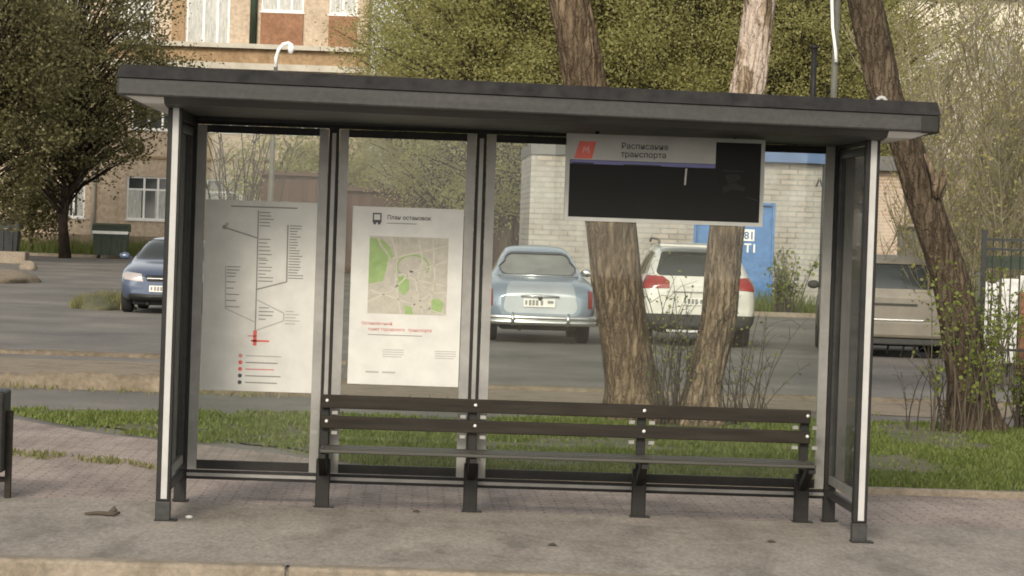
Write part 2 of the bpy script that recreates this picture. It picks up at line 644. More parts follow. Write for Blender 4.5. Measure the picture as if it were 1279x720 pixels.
M['grass'] = leafmat('grass_blades', [(.065, .09, .022), (.11, .145, .034), (.155, .19, .047), (.20, .20, .08)], .3)
M['dry_grass'] = leafmat('dull_grass_blades', [(.10, .10, .04), (.15, .16, .055), (.21, .20, .085), (.26, .22, .13)], .3)
grass('grass', [(1.6, 3.76), (9.5, 3.76), (10, 12.4), (4.2, 12.4), (2.2, 11), (1, 9.5), (.2, 6.2), (.9, 5.0)], 90000, .02, .052, M['grass'], 1, -.2)
grass('grass', [(-2.1, 9.6), (-1.1, 7.5), (.2, 6.1), (1.4, 8), (2.4, 10.9), (-.5, 10.6), (-1.9, 10.3)], 15000, .018, .05, M['grass'], 2, -.05)
grass('weeds', [(-3, 4.5), (-1.0, 4.3), (-.2, 3.6), (-.6, 4.6), (-1.6, 5.1), (-3, 5.2)], 1500, .015, .04, M['dry_grass'], 3, .0)
grass('weeds', [(-8, 13.3), (.5, 13.2), (6, 13.2), (6, 13.9), (-8, 13.85)], 1200, .02, .06, M['dry_grass'], 4, .05)
grass('weeds', [(3.3, 55.5), (14, 54.5), (14, 58.6), (4, 58.8)], 9000, .12, .5, M['grass'], 6, -.2)

# ================================================================== bus shelter
H = .04
XW = 3.92
D = 1.35
sh = thing('bus_shelter', 'dark grey glass bus shelter with flat roof standing on the pavement', 'bus shelter', (0, 0, 0))


def part(mb, name, parent=sh):
    return mb.build(name, parent)


for sx, x in ((-1, 0), (1, XW)):
    p = MB()
    p.box((x-H, -H, .12), (x+H, H, 2.36), M['dark_metal'], ch=.006)
    o = part(p, 'front_post')
    f = MB()
    f.box((x-H-.002, -H-.002, 0), (x+H+.002, H+.002, .12), M['grey_metal'], ch=.004)
    f.box((x-.044, -.06, .0105), (x+.08, .06, .018), M['dark_metal'])
    f.build('post_foot', o)
    s = MB()
    cx = x + (.005 if sx < 0 else .004)
    s.box((cx-.017, -H-.006, .135), (cx+.017, -H-.001, 2.355), M['white_strip'])
    s.build('reflective_strip', o)
    p = MB()
    p.box((x-.036, D-.036, 0), (x+.036, D+.036, 2.3), M['dark_metal'], ch=.005)
    p.box((x-.045, D-.05, .0105), (x+.055, D+.05, .018), M['dark_metal'])
    part(p, 'rear_post')
    # side wall: glass in an aluminium frame
    gm = MB()
    gm.box((x-.004, H+.05, .29), (x+.004, D-.085, 2.2), M['side_glass'])
    gp = part(gm, 'side_glass')
    fr = MB()
    fr.box((x-.018, H+.002, .24), (x+.018, H+.05, 2.25), M['grey_metal'])
    fr.box((x-.018, D-.085, .24), (x+.018, D-.038, 2.25), M['grey_metal'])
    fr.box((x-.017, H+.05, .24), (x+.017, D-.085, .29), M['aluminium'])
    fr.box((x-.017, H+.05, 2.2), (x+.017, D-.085, 2.25), M['grey_metal'])
    fr.build('side_frame', gp)
    rl = MB()
    rl.box((x-.022, H+.001, .16), (x+.022, D-.037, .205), M['grey_metal'])
    part(rl, 'side_rail')

# rear wall
gx = [.036, .858, 1.745, XW-.036]
mull = []
for x in gx[1:3]:
    p = MB()
    p.box((x-.03, D-.03, .15), (x+.03, D+.03, 2.29), M['dark_metal'], ch=.004)
    p.box((x-.012, D-.036, .2), (x+.012, D-.029, 2.25), M['aluminium'])
    part(p, 'mullion')
lims = [(gx[0], gx[1]-.03), (gx[1]+.03, gx[2]-.03), (gx[2]+.03, gx[3])]
for i, (a, b) in enumerate(lims):
    gm = MB()
    gm.box((a+.055, D-.004, .255), (b-.055, D+.004, 2.235), M['glass'])
    gp = part(gm, 'rear_glass')
    fr = MB()
    fm = M['aluminium']
    fr.box((a+.003, D-.02, .206), (a+.058, D+.02, 2.275), fm)
    fr.box((b-.058, D-.02, .206), (b-.003, D+.02, 2.275), fm)
    fr.box((a+.058, D-.019, .206), (b-.058, D+.019, .26), M['dark_metal'])
    fr.box((a+.058, D-.019, 2.23), (b-.058, D+.019, 2.275), M['dark_metal'])
    fr.build('rear_frame', gp)
    rl = MB()
    rl.box((a+.001, D-.026, .145), (b-.001, D+.026, .2), M['dark_metal'], ch=.004)
    rl.box((a+.002, D-.031, .163), (b-.002, D-.0265, .183), M['aluminium'])
    part(rl, 'bottom_rail')
p = MB()
p.box((-.036, D-.04, 2.278), (XW+.036, D+.04, 2.36), M['dark_metal'], ch=.004)
p.box((.04, D-.05, 2.300), (XW-.04, D-.041, 2.318), M['grey_metal'])
part(p, 'rear_beam')
for x in (0, XW):
    p = MB()
    p.box((x-.03, H+.001, 2.262), (x+.03, D-.041, 2.335), M['dark_metal'], ch=.004)
    part(p, 'side_beam')

# roof: thin edge, upper trim with a dark reflection painted in, underside tapering down to the beams
RX0, RX1, RY0, RY1 = -.30, 4.235, -.36, 1.72
rf = MB()
ex = .002
rf.box((RX0, RY0, 2.352), (RX1, RY1, 2.448), M['grey_metal'], ch=.012)
roof = part(rf, 'roof')
tr = MB()
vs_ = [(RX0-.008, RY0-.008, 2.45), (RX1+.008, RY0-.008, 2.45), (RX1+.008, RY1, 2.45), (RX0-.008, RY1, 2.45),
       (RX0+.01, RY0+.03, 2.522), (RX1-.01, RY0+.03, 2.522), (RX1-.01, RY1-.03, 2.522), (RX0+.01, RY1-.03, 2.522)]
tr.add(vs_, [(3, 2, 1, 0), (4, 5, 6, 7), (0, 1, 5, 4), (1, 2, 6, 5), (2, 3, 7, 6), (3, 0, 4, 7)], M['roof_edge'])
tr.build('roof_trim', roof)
ec = MB()
ec.box((RX1-.10, RY0-.006, 2.349), (RX1+.006, RY1+.004, 2.4485), M['dark_metal'], ch=.012)
ec.build('end_cap', roof)
so = MB()
a0 = [(RX0+.02, RY0+.02), (RX1-.02, RY0+.02), (RX1-.02, RY1-.02), (RX0+.02, RY1-.02)]
a1 = [(RX0+.13, RY0+.10), (RX1-.13, RY0+.10), (RX1-.13, RY1-.12), (RX0+.13, RY1-.12)]
a2 = [(RX0+.24, RY0+.26), (RX1-.24, RY0+.26), (RX1-.24, RY1-.24), (RX0+.24, RY1-.24)]
vs_ = [(x, y, 2.36) for x, y in a0] + [(x, y, 2.318) for x, y in a1] + [(x, y, 2.305) for x, y in a2]
fs_ = []
for r_ in (0, 4):
    for k in range(4):
        k2 = (k+1) % 4
        fs_.append((r_+k, r_+4+k, r_+4+k2, r_+k2))
so.add(vs_, [f for i, f in enumerate(fs_) if i % 4 == 2], M['soffit_shaded'])
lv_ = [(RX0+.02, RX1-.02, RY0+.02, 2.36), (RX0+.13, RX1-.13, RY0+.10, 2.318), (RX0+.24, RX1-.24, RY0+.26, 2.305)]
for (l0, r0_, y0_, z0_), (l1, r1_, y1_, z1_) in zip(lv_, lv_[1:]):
    for e0, e1, f0, f1, m_ in ((l0, -.045, l1, -.045, 'soffit'), (-.045, XW+.045, -.045, XW+.045, 'soffit_shaded'), (XW+.045, r0_, XW+.045, r1_, 'soffit')):
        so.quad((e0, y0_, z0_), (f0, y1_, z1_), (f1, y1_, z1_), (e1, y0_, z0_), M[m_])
for c0, c1, m_ in ((RX0+.24, -.045, 'soffit'), (-.045, XW+.045, 'soffit_shaded'), (XW+.045, RX1-.24, 'soffit')):
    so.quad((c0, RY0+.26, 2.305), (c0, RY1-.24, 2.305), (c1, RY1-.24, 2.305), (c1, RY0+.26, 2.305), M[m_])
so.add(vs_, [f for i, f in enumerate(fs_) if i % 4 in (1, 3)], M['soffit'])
so.build('soffit', roof)
roof.rotation_euler.y = .0115
roof.location = (-.028, 0, .018)
cr = MB()
for k in range(9):
    a = pi*k/8
pts = [Vector((3.99+.028*cos(pi*k/10), .2, 2.496+.036*sin(pi*k/10))) for k in range(11)]
cr.tube(pts, .012, M['white_strip'], 8)
tag(cr.build('cable_hoop'), 'small white hoop fixed on the right end of the shelter roof', 'hoop')

# ================================================================== bench
bn = thing('park_bench', 'long dark bench with two back rails along the rear wall of the shelter', 'bench', (.86, 1.1, 0))
BX = [0, .885, 1.895, 2.875]


def bpart(mb, name, parent=bn):
    return mb.build(name, parent)


for z0, z1, yy in ((.607, .688, .06), (.487, .563, .05)):
    p = MB()
    p.box((-.02, yy-.038, z0), (BX[3]+.03, yy, z1), M['bench_wood'], ch=.006)
    o = bpart(p, 'back_rail')
    for x in BX:
        b = MB()
        b.ico((x+.012, yy-.04, (z0+z1)/2+.006), .0125, M['bolt'], 1, (1, .5, 1))
        b.build('bolt', o)
st = MB()
for k in range(3):
    st.box((-.01, -.40+k*.135, .368+.002*k), (BX[3]+.02, -.40+k*.135+.118, .388+.002*k), M['seat_wood'], ch=.005)
bpart(st, 'seat')
for i, x in enumerate(BX):
    p = MB()
    p.box((x-.042, .07, 0), (x+.042, .15, .30), M['dark_metal'], ch=.006)
    p.box((x-.026, .062, .30), (x+.026, .125, .68), M['dark_metal'], ch=.004)
    p.box((x-.05, .05, .0105), (x+.07, .18, .017), M['dark_metal'])
    o = bpart(p, 'leg')
    br = MB()
    Mx = Matrix.Translation((x, .07, .2)) @ Matrix.Rotation(radians(-21), 4, 'X')
    br.box((-.022, -.42, .0), (.022, .0, .045), M['dark_metal'], Mx)
    br.box((x-.02, -.38, .335), (x+.02, .07, .361), M['dark_metal'])
    br.build('seat_bracket', o)
    for zz in (.583, .463):
        for sx in (-1, 1):
            cl = MB()
            cl.box((x+sx*.06-.017, .03, zz-.011), (x+sx*.06+.017, .062, zz+.009), M['aluminium'])
            cl.build('clamp', o)

# ================================================================== posters and the sign
def basis(origin, xdir, zdir):
    X = Vector(xdir).normalized()
    Z = Vector(zdir).normalized()
    Y = Z                                     # text up
    N = X.cross(Y)
    return Matrix(((X.x, Y.x, N.x, origin[0]), (X.y, Y.y, N.y, origin[1]), (X.z, Y.z, N.z, origin[2]), (0, 0, 0, 1)))


class Print:
    """flat printing on a sheet, u to the right and v down, both 0..1"""
    def __init__(self, mb, tl, w, h, y, skew=0.0):
        self.mb, self.tl, self.w, self.h, self.y, self.sk = mb, tl, w, h, y, skew
        self.n = 0

    def P(self, u, v, k=None):
        self_y = self.y - (.0008 + .0004*(k if k is not None else 1))
        return Vector((self.tl[0]+u*self.w, self_y, self.tl[1]-v*self.h-self.sk*u))

    def poly(self, pts, mat, k=1):
        self.mb.add([self.P(u, v, k) for u, v in pts], [tuple(range(len(pts)))[::-1]], mat)

    def rect(self, u0, v0, u1, v1, mat, k=1):
        self.poly([(u0, v0), (u1, v0), (u1, v1), (u0, v1)], mat, k)

    def line(self, pts, t, mat, k=1):
        for (u0, v0), (u1, v1) in zip(pts, pts[1:]):
            dx, dy = (u1-u0)*self.w, (v1-v0)*self.h
            L = sqrt(dx*dx+dy*dy)
            nx, ny = -dy/L*t/2/self.w, dx/L*t/2/self.h
            self.poly([(u0+nx, v0+ny), (u1+nx, v1+ny), (u1-nx, v1-ny), (u0-nx, v0-ny)], mat, k)

    def disc(self, u, v, r, mat, k=2):
        self.poly([(u+r/self.w*cos(2*pi*i/14), v+r/self.h*sin(2*pi*i/14)) for i in range(14)], mat, k)

    def words(self, s, u, v, size, mat, bold=0, k=2):
        self.mb.text(s, basis(self.P(u, v, k), (1, 0, 0), (0, 0, 1)), size, mat, bold)


random.seed(11)
# route poster
pb = MB()
PX, PZ, PWd, PHt, PY = .100, 1.828, .690, 1.145, 1.333
pb.box((PX, PY, PZ-PHt), (PX+PWd, PY+.006, PZ), M['paper'])
P = Print(pb, (PX, PZ), PWd, PHt, PY)
P.rect(.22, .028, .80, .036, M['grey_ink'])
P.line([(.46, .05), (.465, .46), (.465, .70)], .008, M['grey_ink'])
P.line([(.17, .145), (.46, .195)], .009, M['grey_ink'])
P.disc(.17, .143, .014, M['grey_ink'])
P.disc(.19, .128, .012, M['pale_ink'])
P.line([(.72, .12), (.725, .42), (.465, .465)], .009, M['grey_ink'])
P.line([(.19, .345), (.20, .57), (.455, .635)], .007, M['pale_ink'])
P.line([(.475, .52), (.71, .585), (.71, .625), (.475, .68)], .008, M['pale_ink'])


def stops(u, v0, v1, n, side, mat='grey_ink'):
    for i in range(n):
        v = v0+(v1-v0)*i/max(1, n-1)
        L = random.uniform(.06, .13)
        P.rect(u+.012 if side > 0 else u-.012-L, v-.0028, u+.012+L if side > 0 else u-.012, v+.0028, M[mat])


stops(.46, .06, .13, 5, 1)
stops(.46, .20, .30, 6, 1)
stops(.465, .31, .42, 7, 1)
stops(.725, .125, .40, 20, 1)
stops(.19, .35, .40, 4, 1)
stops(.19, .43, .56, 5, 1)
stops(.48, .56, .62, 4, 1)
stops(.71, .575, .64, 5, 1, 'pale_ink')
P.line([(.465, .68), (.465, .76)], .022, M['red_ink'], 2)
P.line([(.40, .71), (.47, .71)], .007, M['pink_ink'], 2)
P.line([(.43, .735), (.59, .735)], .011, M['red_ink'], 2)
for i, (c, c2) in enumerate((('pink_ink', 'pale_ink'), ('red_ink', 'grey_ink'), ('red_ink', 'pink_ink'), ('ink', 'grey_ink'), ('ink', 'grey_ink'))):
    v = .815+.035*i
    P.disc(.345, v, .0125, M[c])
    P.rect(.39, v-.0035, .70 - .03*(i % 3), v+.003, M[c2])
tag(pb.build('route_poster'), 'white poster with a thin branching bus route diagram on the leftmost pane', 'poster', 'posters on the rear glass of the shelter')

# map poster
pb = MB()
PX, PZ, PWd, PHt, PY = .984, 1.818, .668, 1.07, 1.333
pb.box((PX, PY, PZ-PHt), (PX+PWd, PY+.006, PZ), M['paper2'])
P = Print(pb, (PX, PZ), PWd, PHt, PY)
P.rect(.18, .035, .26, .09, M['ink'])
P.rect(.192, .043, .248, .074, M['paper2'], 2)
P.disc(.20, .094, .008, M['ink'])
P.disc(.24, .094, .008, M['ink'])
P.words('План остановок', .31, .068, .034, M['ink'], .0008)
P.rect(.31, .088, .58, .093, M['grey_ink'])
mu0, mv0, mu1, mv1 = .16, .165, .87, .60
P.rect(mu0, mv0, mu1, mv1, M['map_beige'])


def mp(a, b):
    return (mu0+(mu1-mu0)*a, mv0+(mv1-mv0)*b)


P.poly([mp(*q) for q in ((.0, .02), (.09, .03), (.14, .14), (.25, .26), (.22, .44), (.18, .58), (.0, .62))], M['map_green'], 2)
P.poly([mp(*q) for q in ((.15, .03), (.25, .12), (.32, .27), (.28, .28), (.20, .16), (.13, .07))], M['map_green'], 2)
P.poly([mp(*q) for q in ((.37, .52), (.44, .5), (.52, .56), (.52, .68), (.46, .76), (.39, .70))], M['map_green'], 2)
P.poly([mp(*q) for q in ((.46, .88), (.56, .9), (.58, .998), (.48, .998))], M['map_green'], 2)
P.poly([mp(*q) for q in ((.8, .8), (.9, .78), (.97, .85), (.93, .97), (.82, .96))], M['map_green'], 2)
ring = [mp(.56+.2*cos(a), .38+.15*sin(a)) for a in [2.6+i*.42 for i in range(11)]]
P.line(ring, .010, M['map_green'], 2)
for pts in (((.02, .7), (.3, .78), (.55, .86), (.99, .99)), ((.28, .02), (.36, .3), (.34, .6), (.42, .98)), ((.3, .28), (.6, .2), (.98, .1)),
            ((.35, .45), (.6, .55), (.98, .62)), ((.62, .02), (.68, .3), (.6, .6), (.7, .98)), ((.0, .85), (.3, .7), (.55, .45), (.98, .3)),
            ((.55, .9), (.8, .72), (.99, .7)), ((.8, .02), (.84, .5), (.78, .98))):
    P.line([mp(*q) for q in pts], .006, M['map_light'], 3)
for i in range(70):
    a, b = random.uniform(.3, .95), random.uniform(.04, .95)
    w_, h_ = random.uniform(.01, .03), random.uniform(.008, .02)
    P.poly([mp(a, b), mp(a+w_, b+.004), mp(a+w_, b+h_), mp(a, b+h_)], M['pale_ink'] if i % 3 else M['map_light'], 3)
P.poly([mp(.52, .43), mp(.58, .445), mp(.525, .46)], M['ink'], 4)
P.words('Остановочный', .11, .664, .026, M['pink_ink'], .0006)
P.words('пункт городского', .17, .696, .026, M['pink_ink'], .0006)
P.words('транспорта', .53, .696, .026, M['pink_ink'], .0006)
P.rect(.17, .718, .66, .7225, M['grey_ink'])
for u in (.31, .78):
    for j in range(4):
        P.rect(u, .80+j*.013, u+.19-.02*(j == 3), .805+j*.013, M['pale_ink'])
P.rect(.16, .925, .28, .935, M['pale_ink'])
P.rect(.31, .925, .43, .935, M['pale_ink'])
tag(pb.build('map_poster'), 'cream poster with a green street map on the second pane', 'poster', 'posters on the rear glass of the shelter')

# hanging timetable sign
sg = thing('timetable_sign', 'dark hanging timetable board with grey header under the roof', 'sign', (2.80, .6, 2.02))
SX, SZ, SW, SHt, SY = -.578, .258, 1.156, .505, 0
s = MB()
s.box((SX, SY+.004, SZ-SHt), (SX+SW, SY+.05, SZ), M['grey_metal'])
body = s.build('housing', sg)
s = MB()
s.box((SX, SY-.006, SZ-.022), (SX+SW, SY+.003, SZ), M['sign_grey'])
s.box((SX, SY-.006, SZ-SHt), (SX+SW, SY+.003, SZ-SHt+.022), M['sign_grey'])
s.box((SX, SY-.006, SZ-SHt+.022), (SX+.022, SY+.003, SZ-.022), M['sign_grey'])
s.box((SX+SW-.022, SY-.006, SZ-SHt+.022), (SX+SW, SY+.003, SZ-.022), M['sign_grey'])
s.build('border', sg)
s = MB()
s.box((SX+.022, SY-.001, SZ-.150), (SX+.87, SY+.003, SZ-.0222), M['sign_grey'])
P = Print(s, (SX, SZ), SW, SHt, SY-.001)
P.poly([(.065, .085), (.150, .085), (.130, .285), (.040, .285)], M['sign_red'])
P.poly([(.080, .20), (.088, .13), (.098, .17), (.112, .13), (.118, .22), (.108, .22), (.105, .18), (.097, .21), (.090, .18), (.086, .23)], M['pink_ink'], 2)
P.words('Расписание', .275, .155, .0475, M['ink'], .0009)
P.words('транспорта', .275, .250, .0475, M['ink'], .0009)
s.build('header', sg)
s = MB()
s.box((SX+.022, SY-.0005, SZ-SHt+.0222), (SX+SW-.022, SY+.0032, SZ-.1502), M['screen'])
s.box((SX+.8702, SY-.0005, SZ-.1502), (SX+SW-.022, SY+.0032, SZ-.0222), M['screen'])
P = Print(s, (SX, SZ), SW, SHt, SY-.0005)
P.rect(.022, .302, .752, .345, M['sign_blue'])
P.rect(.03, .33, .14, .343, M['screen2'], 2)
P.rect(.29, .335, .48, .352, M['screen2'], 2)
P.poly([(.602, .36), (.611, .36), (.606, .55), (.598, .55)], M['pale_ink'], 2)
P.poly([(.79, .36), (.90, .36), (.90, .38), (.79, .38)], M['screen2'])
P.poly([(.80, .42), (.87, .40), (.885, .46), (.82, .52)], M['screen2'])
P.poly([(.79, .56), (.85, .50), (.91, .56), (.90, .60), (.84, .58), (.80, .63)], M['screen2'])
P.line([(.91, .66), (.97, .70)], .008, M['screen2'])
s.build('screen', sg)
for x in (-.4, .4):
    s = MB()
    s.tube([(x, .03, SZ), (x, .03, .32)], .012, M['dark_metal'], 8)
    s.build('hanger', sg)

# ================================================================== litter bin at the left edge
lb = thing('litter_bin', 'black box litter bin on brown posts at the left edge of the pavement', 'bin', (-1.27, 1.15, 0))
s = MB()
s.box((-.27, -.17, .17), (.245, .17, .65), M['dark_metal'], ch=.012)
s.build('container', lb)
for x in (-.29, .262):
    s = MB()
    s.box((x-.018, -.03, 0), (x+.018, .03, .53), M['bench_wood'], ch=.004)
    s.build('post', lb)
s = MB()
s.box((-.272, -.025, .105), (.244, .025, .135), M['bench_wood'])
s.build('crossbar', lb)

# ================================================================== litter on the pavement
M['twig'] = mottled('dead_twig', (.05, .04, .03), (.09, .07, .05), 12, .9)
q = gnd(130, 647)
s = MB()
s.tube([q+Vector((-.11, 0, .02)), q+Vector((-.03, .01, .026)), q+Vector((.05, -.01, .022)), q+Vector((.085, .02, .03))], [.008, .012, .015, .008], M['twig'], 6)
s.tube([q+Vector((.03, 0, .03)), q+Vector((.065, .01, .055))], [.012, .018], M['twig'], 6)
tag(s.build('dead_twig'), 'short broken dark twig lying on the pavement left of the shelter', 'twig')
q = gnd(236, 651)
s = MB()
s.ico(q+Vector((0, 0, .022)), .02, M['white_strip'], 2, (1.1, .8, .6))
tag(s.build('crumpled_cup'), 'small crumpled white scrap beside the left post foot', 'litter')
k = 0
for px, py, nm in ((520, 642, 'near the second bench leg'), (690, 684, 'near the kerb below mid bench'), (963, 680, 'in front of the last bench leg')):
    q = gnd(px, py)
    s = MB()
    a = random.uniform(0, 3)
    pts = [(q.x+r_*cos(a+t)*(.035), q.y+r_*sin(a+t)*.05, .016+.006*sin(3*t)) for t, r_ in ((0, 1), (.9, .6), (1.9, .9), (3.1, 1), (4.2, .7), (5.3, .8))]
    s.add(pts + [(q.x, q.y, .026)], [(i, (i+1) % 6, 6) for i in range(6)], M['twig'])
    tag(s.build('dead_leaf'), 'dry brown leaf on the pavement ' + nm, 'leaf', 'dead leaves on the pavement')
    k += 1
#SECTION2
# ================================================================== walls with openings
def wall_mb(mb, x0, x1, z0, z1, y, opens, mat, depth=.18, thick=6.0, roof=True, reveal=None):
    """street-facing wall at depth y with real openings, plus the sides, back and top of the block"""
    xs_ = sorted({x0, x1} | {v for o in opens for v in (o[0], o[1])})
    zs_ = sorted({z0, z1} | {v for o in opens for v in (o[2], o[3])})
    xs_ = [v for v in xs_ if x0 <= v <= x1]
    zs_ = [v for v in zs_ if z0 <= v <= z1]

    def is_open(cx, cz):
        return any(o[0] < cx < o[1] and o[2] < cz < o[3] for o in opens)
    for a, b in zip(xs_, xs_[1:]):
        for c, d in zip(zs_, zs_[1:]):
            if not is_open((a+b)/2, (c+d)/2):
                mb.quad((a, y, c), (b, y, c), (b, y, d), (a, y, d), mat)
    rm = reveal or mat
    for a, b, c, d in opens:
        yb = y+depth
        mb.quad((a, y, c), (a, yb, c), (b, yb, c), (b, y, c), rm)
        mb.quad((a, y, d), (b, y, d), (b, yb, d), (a, yb, d), rm)
        mb.quad((a, y, c), (a, y, d), (a, yb, d), (a, yb, c), rm)
        mb.quad((b, y, c), (b, yb, c), (b, yb, d), (b, y, d), rm)
    yt = y+thick
    mb.quad((x0, yt, z0), (x0, y, z0), (x0, y, z1), (x0, yt, z1), mat)
    mb.quad((x1, y, z0), (x1, yt, z0), (x1, yt, z1), (x1, y, z1), mat)
    mb.quad((x1, yt, z0), (x0, yt, z0), (x0, yt, z1), (x1, yt, z1), mat)
    if roof:
        mb.quad((x0, y, z1), (x1, y, z1), (x1, yt, z1), (x0, yt, z1), mat)
    # dark room behind the openings
    mb.quad((x0+.05, y+1.2, z0), (x1-.05, y+1.2, z0), (x1-.05, y+1.2, z1-.05), (x0+.05, y+1.2, z1-.05), M['room'])


M['room'] = flat('dim_room', (.06, .055, .05), .9)
M['plaster'] = mottled('warm_plaster', (.42, .325, .235), (.51, .405, .30), .5, .9, bs=.1, fine=5, c3=(.55, .445, .335))
M['plaster_brown'] = mottled('brown_plaster', (.24, .15, .08), (.44, .31, .18), .9, .9, bs=.1, fine=6, stretch=(1, 1, .3))
M['plinth'] = mottled('rough_plinth', (.16, .12, .09), (.33, .25, .17), 1.5, .95, fine=8)
M['win_white'] = flat('white_window_frame', (.80, .79, .76), .4)
M['pane'] = mottled('window_pane', (.035, .04, .042), (.075, .08, .08), .8, .08, bs=0, spec=.6)
M['curtain'] = mottled('lace_curtain', (.30, .30, .27), (.62, .61, .57), 6, .8, bs=0, stretch=(3, 1, .5))
M['orange'] = mottled('rusty_orange_panel', (.21, .10, .052), (.32, .165, .09), 1.6, .8, fine=7)
M['ledge'] = mottled('pale_ledge', (.40, .36, .29), (.54, .50, .42), 2, .8)
M['roof_grey'] = mottled('grey_roofing', (.10, .10, .095), (.17, .165, .155), 1.5, .85)
M['dkgreen'] = mottled('dark_green_paint', (.022, .036, .022), (.04, .06, .036), 3, .6, fine=9)
M['black_paint'] = mottled('black_paint', (.018, .02, .02), (.035, .038, .036), 3, .6)
M['white_brick'] = brickmat('whitewashed_brick', (.40, .35, .30), (.30, .26, .22), (.17, .165, .155), 1.0, (.435, .435, .415), .40, .125, .555)
M['old_brick'] = brickmat('peeling_brick', (.38, .24, .17), (.45, .31, .22), (.50, .44, .36), 1.0, (.56, .48, .39), .27, .088, .52)
M['blue'] = mottled('blue_gate_paint', (.045, .14, .33), (.075, .19, .41), 1.2, .5, fine=8, stretch=(1, 1, .3))
M['blue_fascia'] = mottled('blue_fascia', (.06, .11, .22), (.09, .15, .29), 2, .6)
M['rust_shed'] = mottled('rust_brown_sheet', (.06, .034, .025), (.105, .058, .042), 1.2, .8, stretch=(3, 1, .4))
M['cream'] = mottled('cream_plaster', (.74, .67, .53), (.84, .78, .65), .4, .9, bs=.05)
M['lamp_grey'] = mottled('weathered_pole', (.075, .075, .058), (.12, .118, .095), 3, .7)


def window(parent, a, b, c, d, y, bars=(.5,), transom=.68, curtain=False, dep=.12):
    """white frame with a glass pane as its sub-part"""
    f = MB()
    w = .075
    y0, y1 = y+dep-.06, y+dep
    f.box((a, y0, c), (a+w, y1, d), M['win_white'])
    f.box((b-w, y0, c), (b, y1, d), M['win_white'])
    f.box((a+w, y0, c), (b-w, y1, c+w), M['win_white'])
    f.box((a+w, y0, d-w), (b-w, y1, d), M['win_white'])
    zt = c+(d-c)*transom
    if transom < 1:
        f.box((a+w, y0+.003, zt-.04), (b-w, y1-.003, zt+.04), M['win_white'])
    for t in bars:
        x = a+(b-a)*t
        f.box((x-.045, y0+.005, c+w), (x+.045, y1-.005, d-w), M['win_white'])
    f.box((a-.06, y-.07, c-.06), (b+.06, y+.02, c-.004), M['win_white'])
    o = f.build('window', parent)
    p = MB()
    p.quad((a+w, y1-.03, c+w), (b-w, y1-.03, c+w), (b-w, y1-.03, d-w), (a+w, y1-.03, d-w), M['pane'])
    if curtain:
        cw = (b-a)*.34
        for q0, q1 in ((a+w, a+cw), (b-cw, b-w)) if curtain == 1 else ((a+w, b-w),):
            p.quad((q0, y1-.034, c+w), (q1, y1-.034, c+w), (q1, y1-.034, zt if curtain == 1 else d-w), (q0, y1-.034, zt if curtain == 1 else d-w), M['curtain'])
    p.build('pane', o)
    return o


# ------------------------------------------------------------------ plastered house far left
BY = 125.0
hx0, hx1 = at(-150, 200, BY).x, at(459, 60, BY).x
ap = thing('apartment_house', 'sunlit tan plastered house with white windows and orange panels behind the left tree', 'building')
z_g0, z_g1 = at(185, 275, BY).z, at(185, 221, BY).z
ST = (at(185, 275, BY).z-at(185, 162, BY).z)*-1
wins = []
for a, b in ((-70, -20), (78, 106), (158, 212), (257, 320), (350, 404)):
    xa, xb = at(a, 250, BY).x, at(b, 250, BY).x
    wins.append([xa, xb, z_g0, z_g1, 1])
    wins.append([xa+.1, xb+.1, z_g0+ST, z_g1+ST, 0])
w3 = []
for a, b in ((60, 112), (140, 192), (233, 287)):
    w3.append([at(a, 20, BY).x, at(b, 20, BY).x, z_g0+2*ST-.25, z_g1+2*ST+.1, 2])
lo = []
for a, b, c in ((326, 379, 14), (411, 446, 18)):
    zc = at(a, c, BY).z
    lo.append([at(a, 20, BY).x, at(b, 20, BY).x, zc, zc+1.7, 2])
top = z_g1+2*ST+3.2
opens = [w[:4] for w in wins+w3+lo]
b = MB()
wall_mb(b, hx0, hx1, .9, top, BY, opens, M['plaster'], .14, 11)
b.build('wall', ap)
b = MB()
b.box((hx0, BY-.06, -.2), (hx1, BY+.5, .9), M['plinth'])
b.build('plinth', ap)
for w in wins+w3+lo:
    n3 = w[1]-w[0] > 1.6
    window(ap, w[0], w[1], w[2], w[3], BY, (.4, .72) if n3 else (.5,), .70 if w[4] < 2 else 1.2, w[4] if w[4] else False)
zl = at(300, 58, BY).z
b = MB()
b.box((hx0, BY-.45, zl-.10), (hx1, BY-.005, zl+.10), M['ledge'])
b.build('ledge', ap)
b = MB()
b.box((hx0, BY-.10, zl-.72), (hx1, BY-.006, zl-.105), M['plaster_brown'])  # brown band on the wall below the ledge
b.box((hx0, BY-.2, zl-1.0), (hx1, BY-.007, zl-.725), M['ledge'])
b.build('brown_band', ap)
b = MB()
zb2 = at(185, 197, BY).z
b.box((hx0, BY-.08, zb2-.05), (hx1, BY-.006, zb2+.05), M['plaster_brown'])
b.build('string_course', ap)
for q in lo:
    b = MB()
    b.box((q[0], BY-.12, zl+.11), (q[1], BY-.004, q[2]-.07), M['orange'])
    b.build('orange_panel', ap)
for a, c, m_, nm in ((117, 260, 'ledge', 'downpipe'), (317, 20, 'dkgreen', 'downpipe'), (225, 20, 'plaster_brown', 'pilaster')):
    q = at(a, c, BY)
    b = MB()
    if nm == 'downpipe':
        lo_, hi_ = (.2, zl-1.05) if c > 100 else (zl+.12, top)
        b.tube([(q.x, BY-.1, lo_), (q.x, BY-.1, hi_)], .09 if c > 100 else .17, M[m_], 8)
    else:
        b.box((q.x-.35, BY-.1, zl+.11), (q.x+.2, BY-.004, top), M[m_])
    b.build(nm, ap)
b = MB()
b.box((hx0-.3, BY-.4, top+.003), (hx1+.3, BY+11.3, top+.3), M['roof_grey'])
b.build('roof', ap)

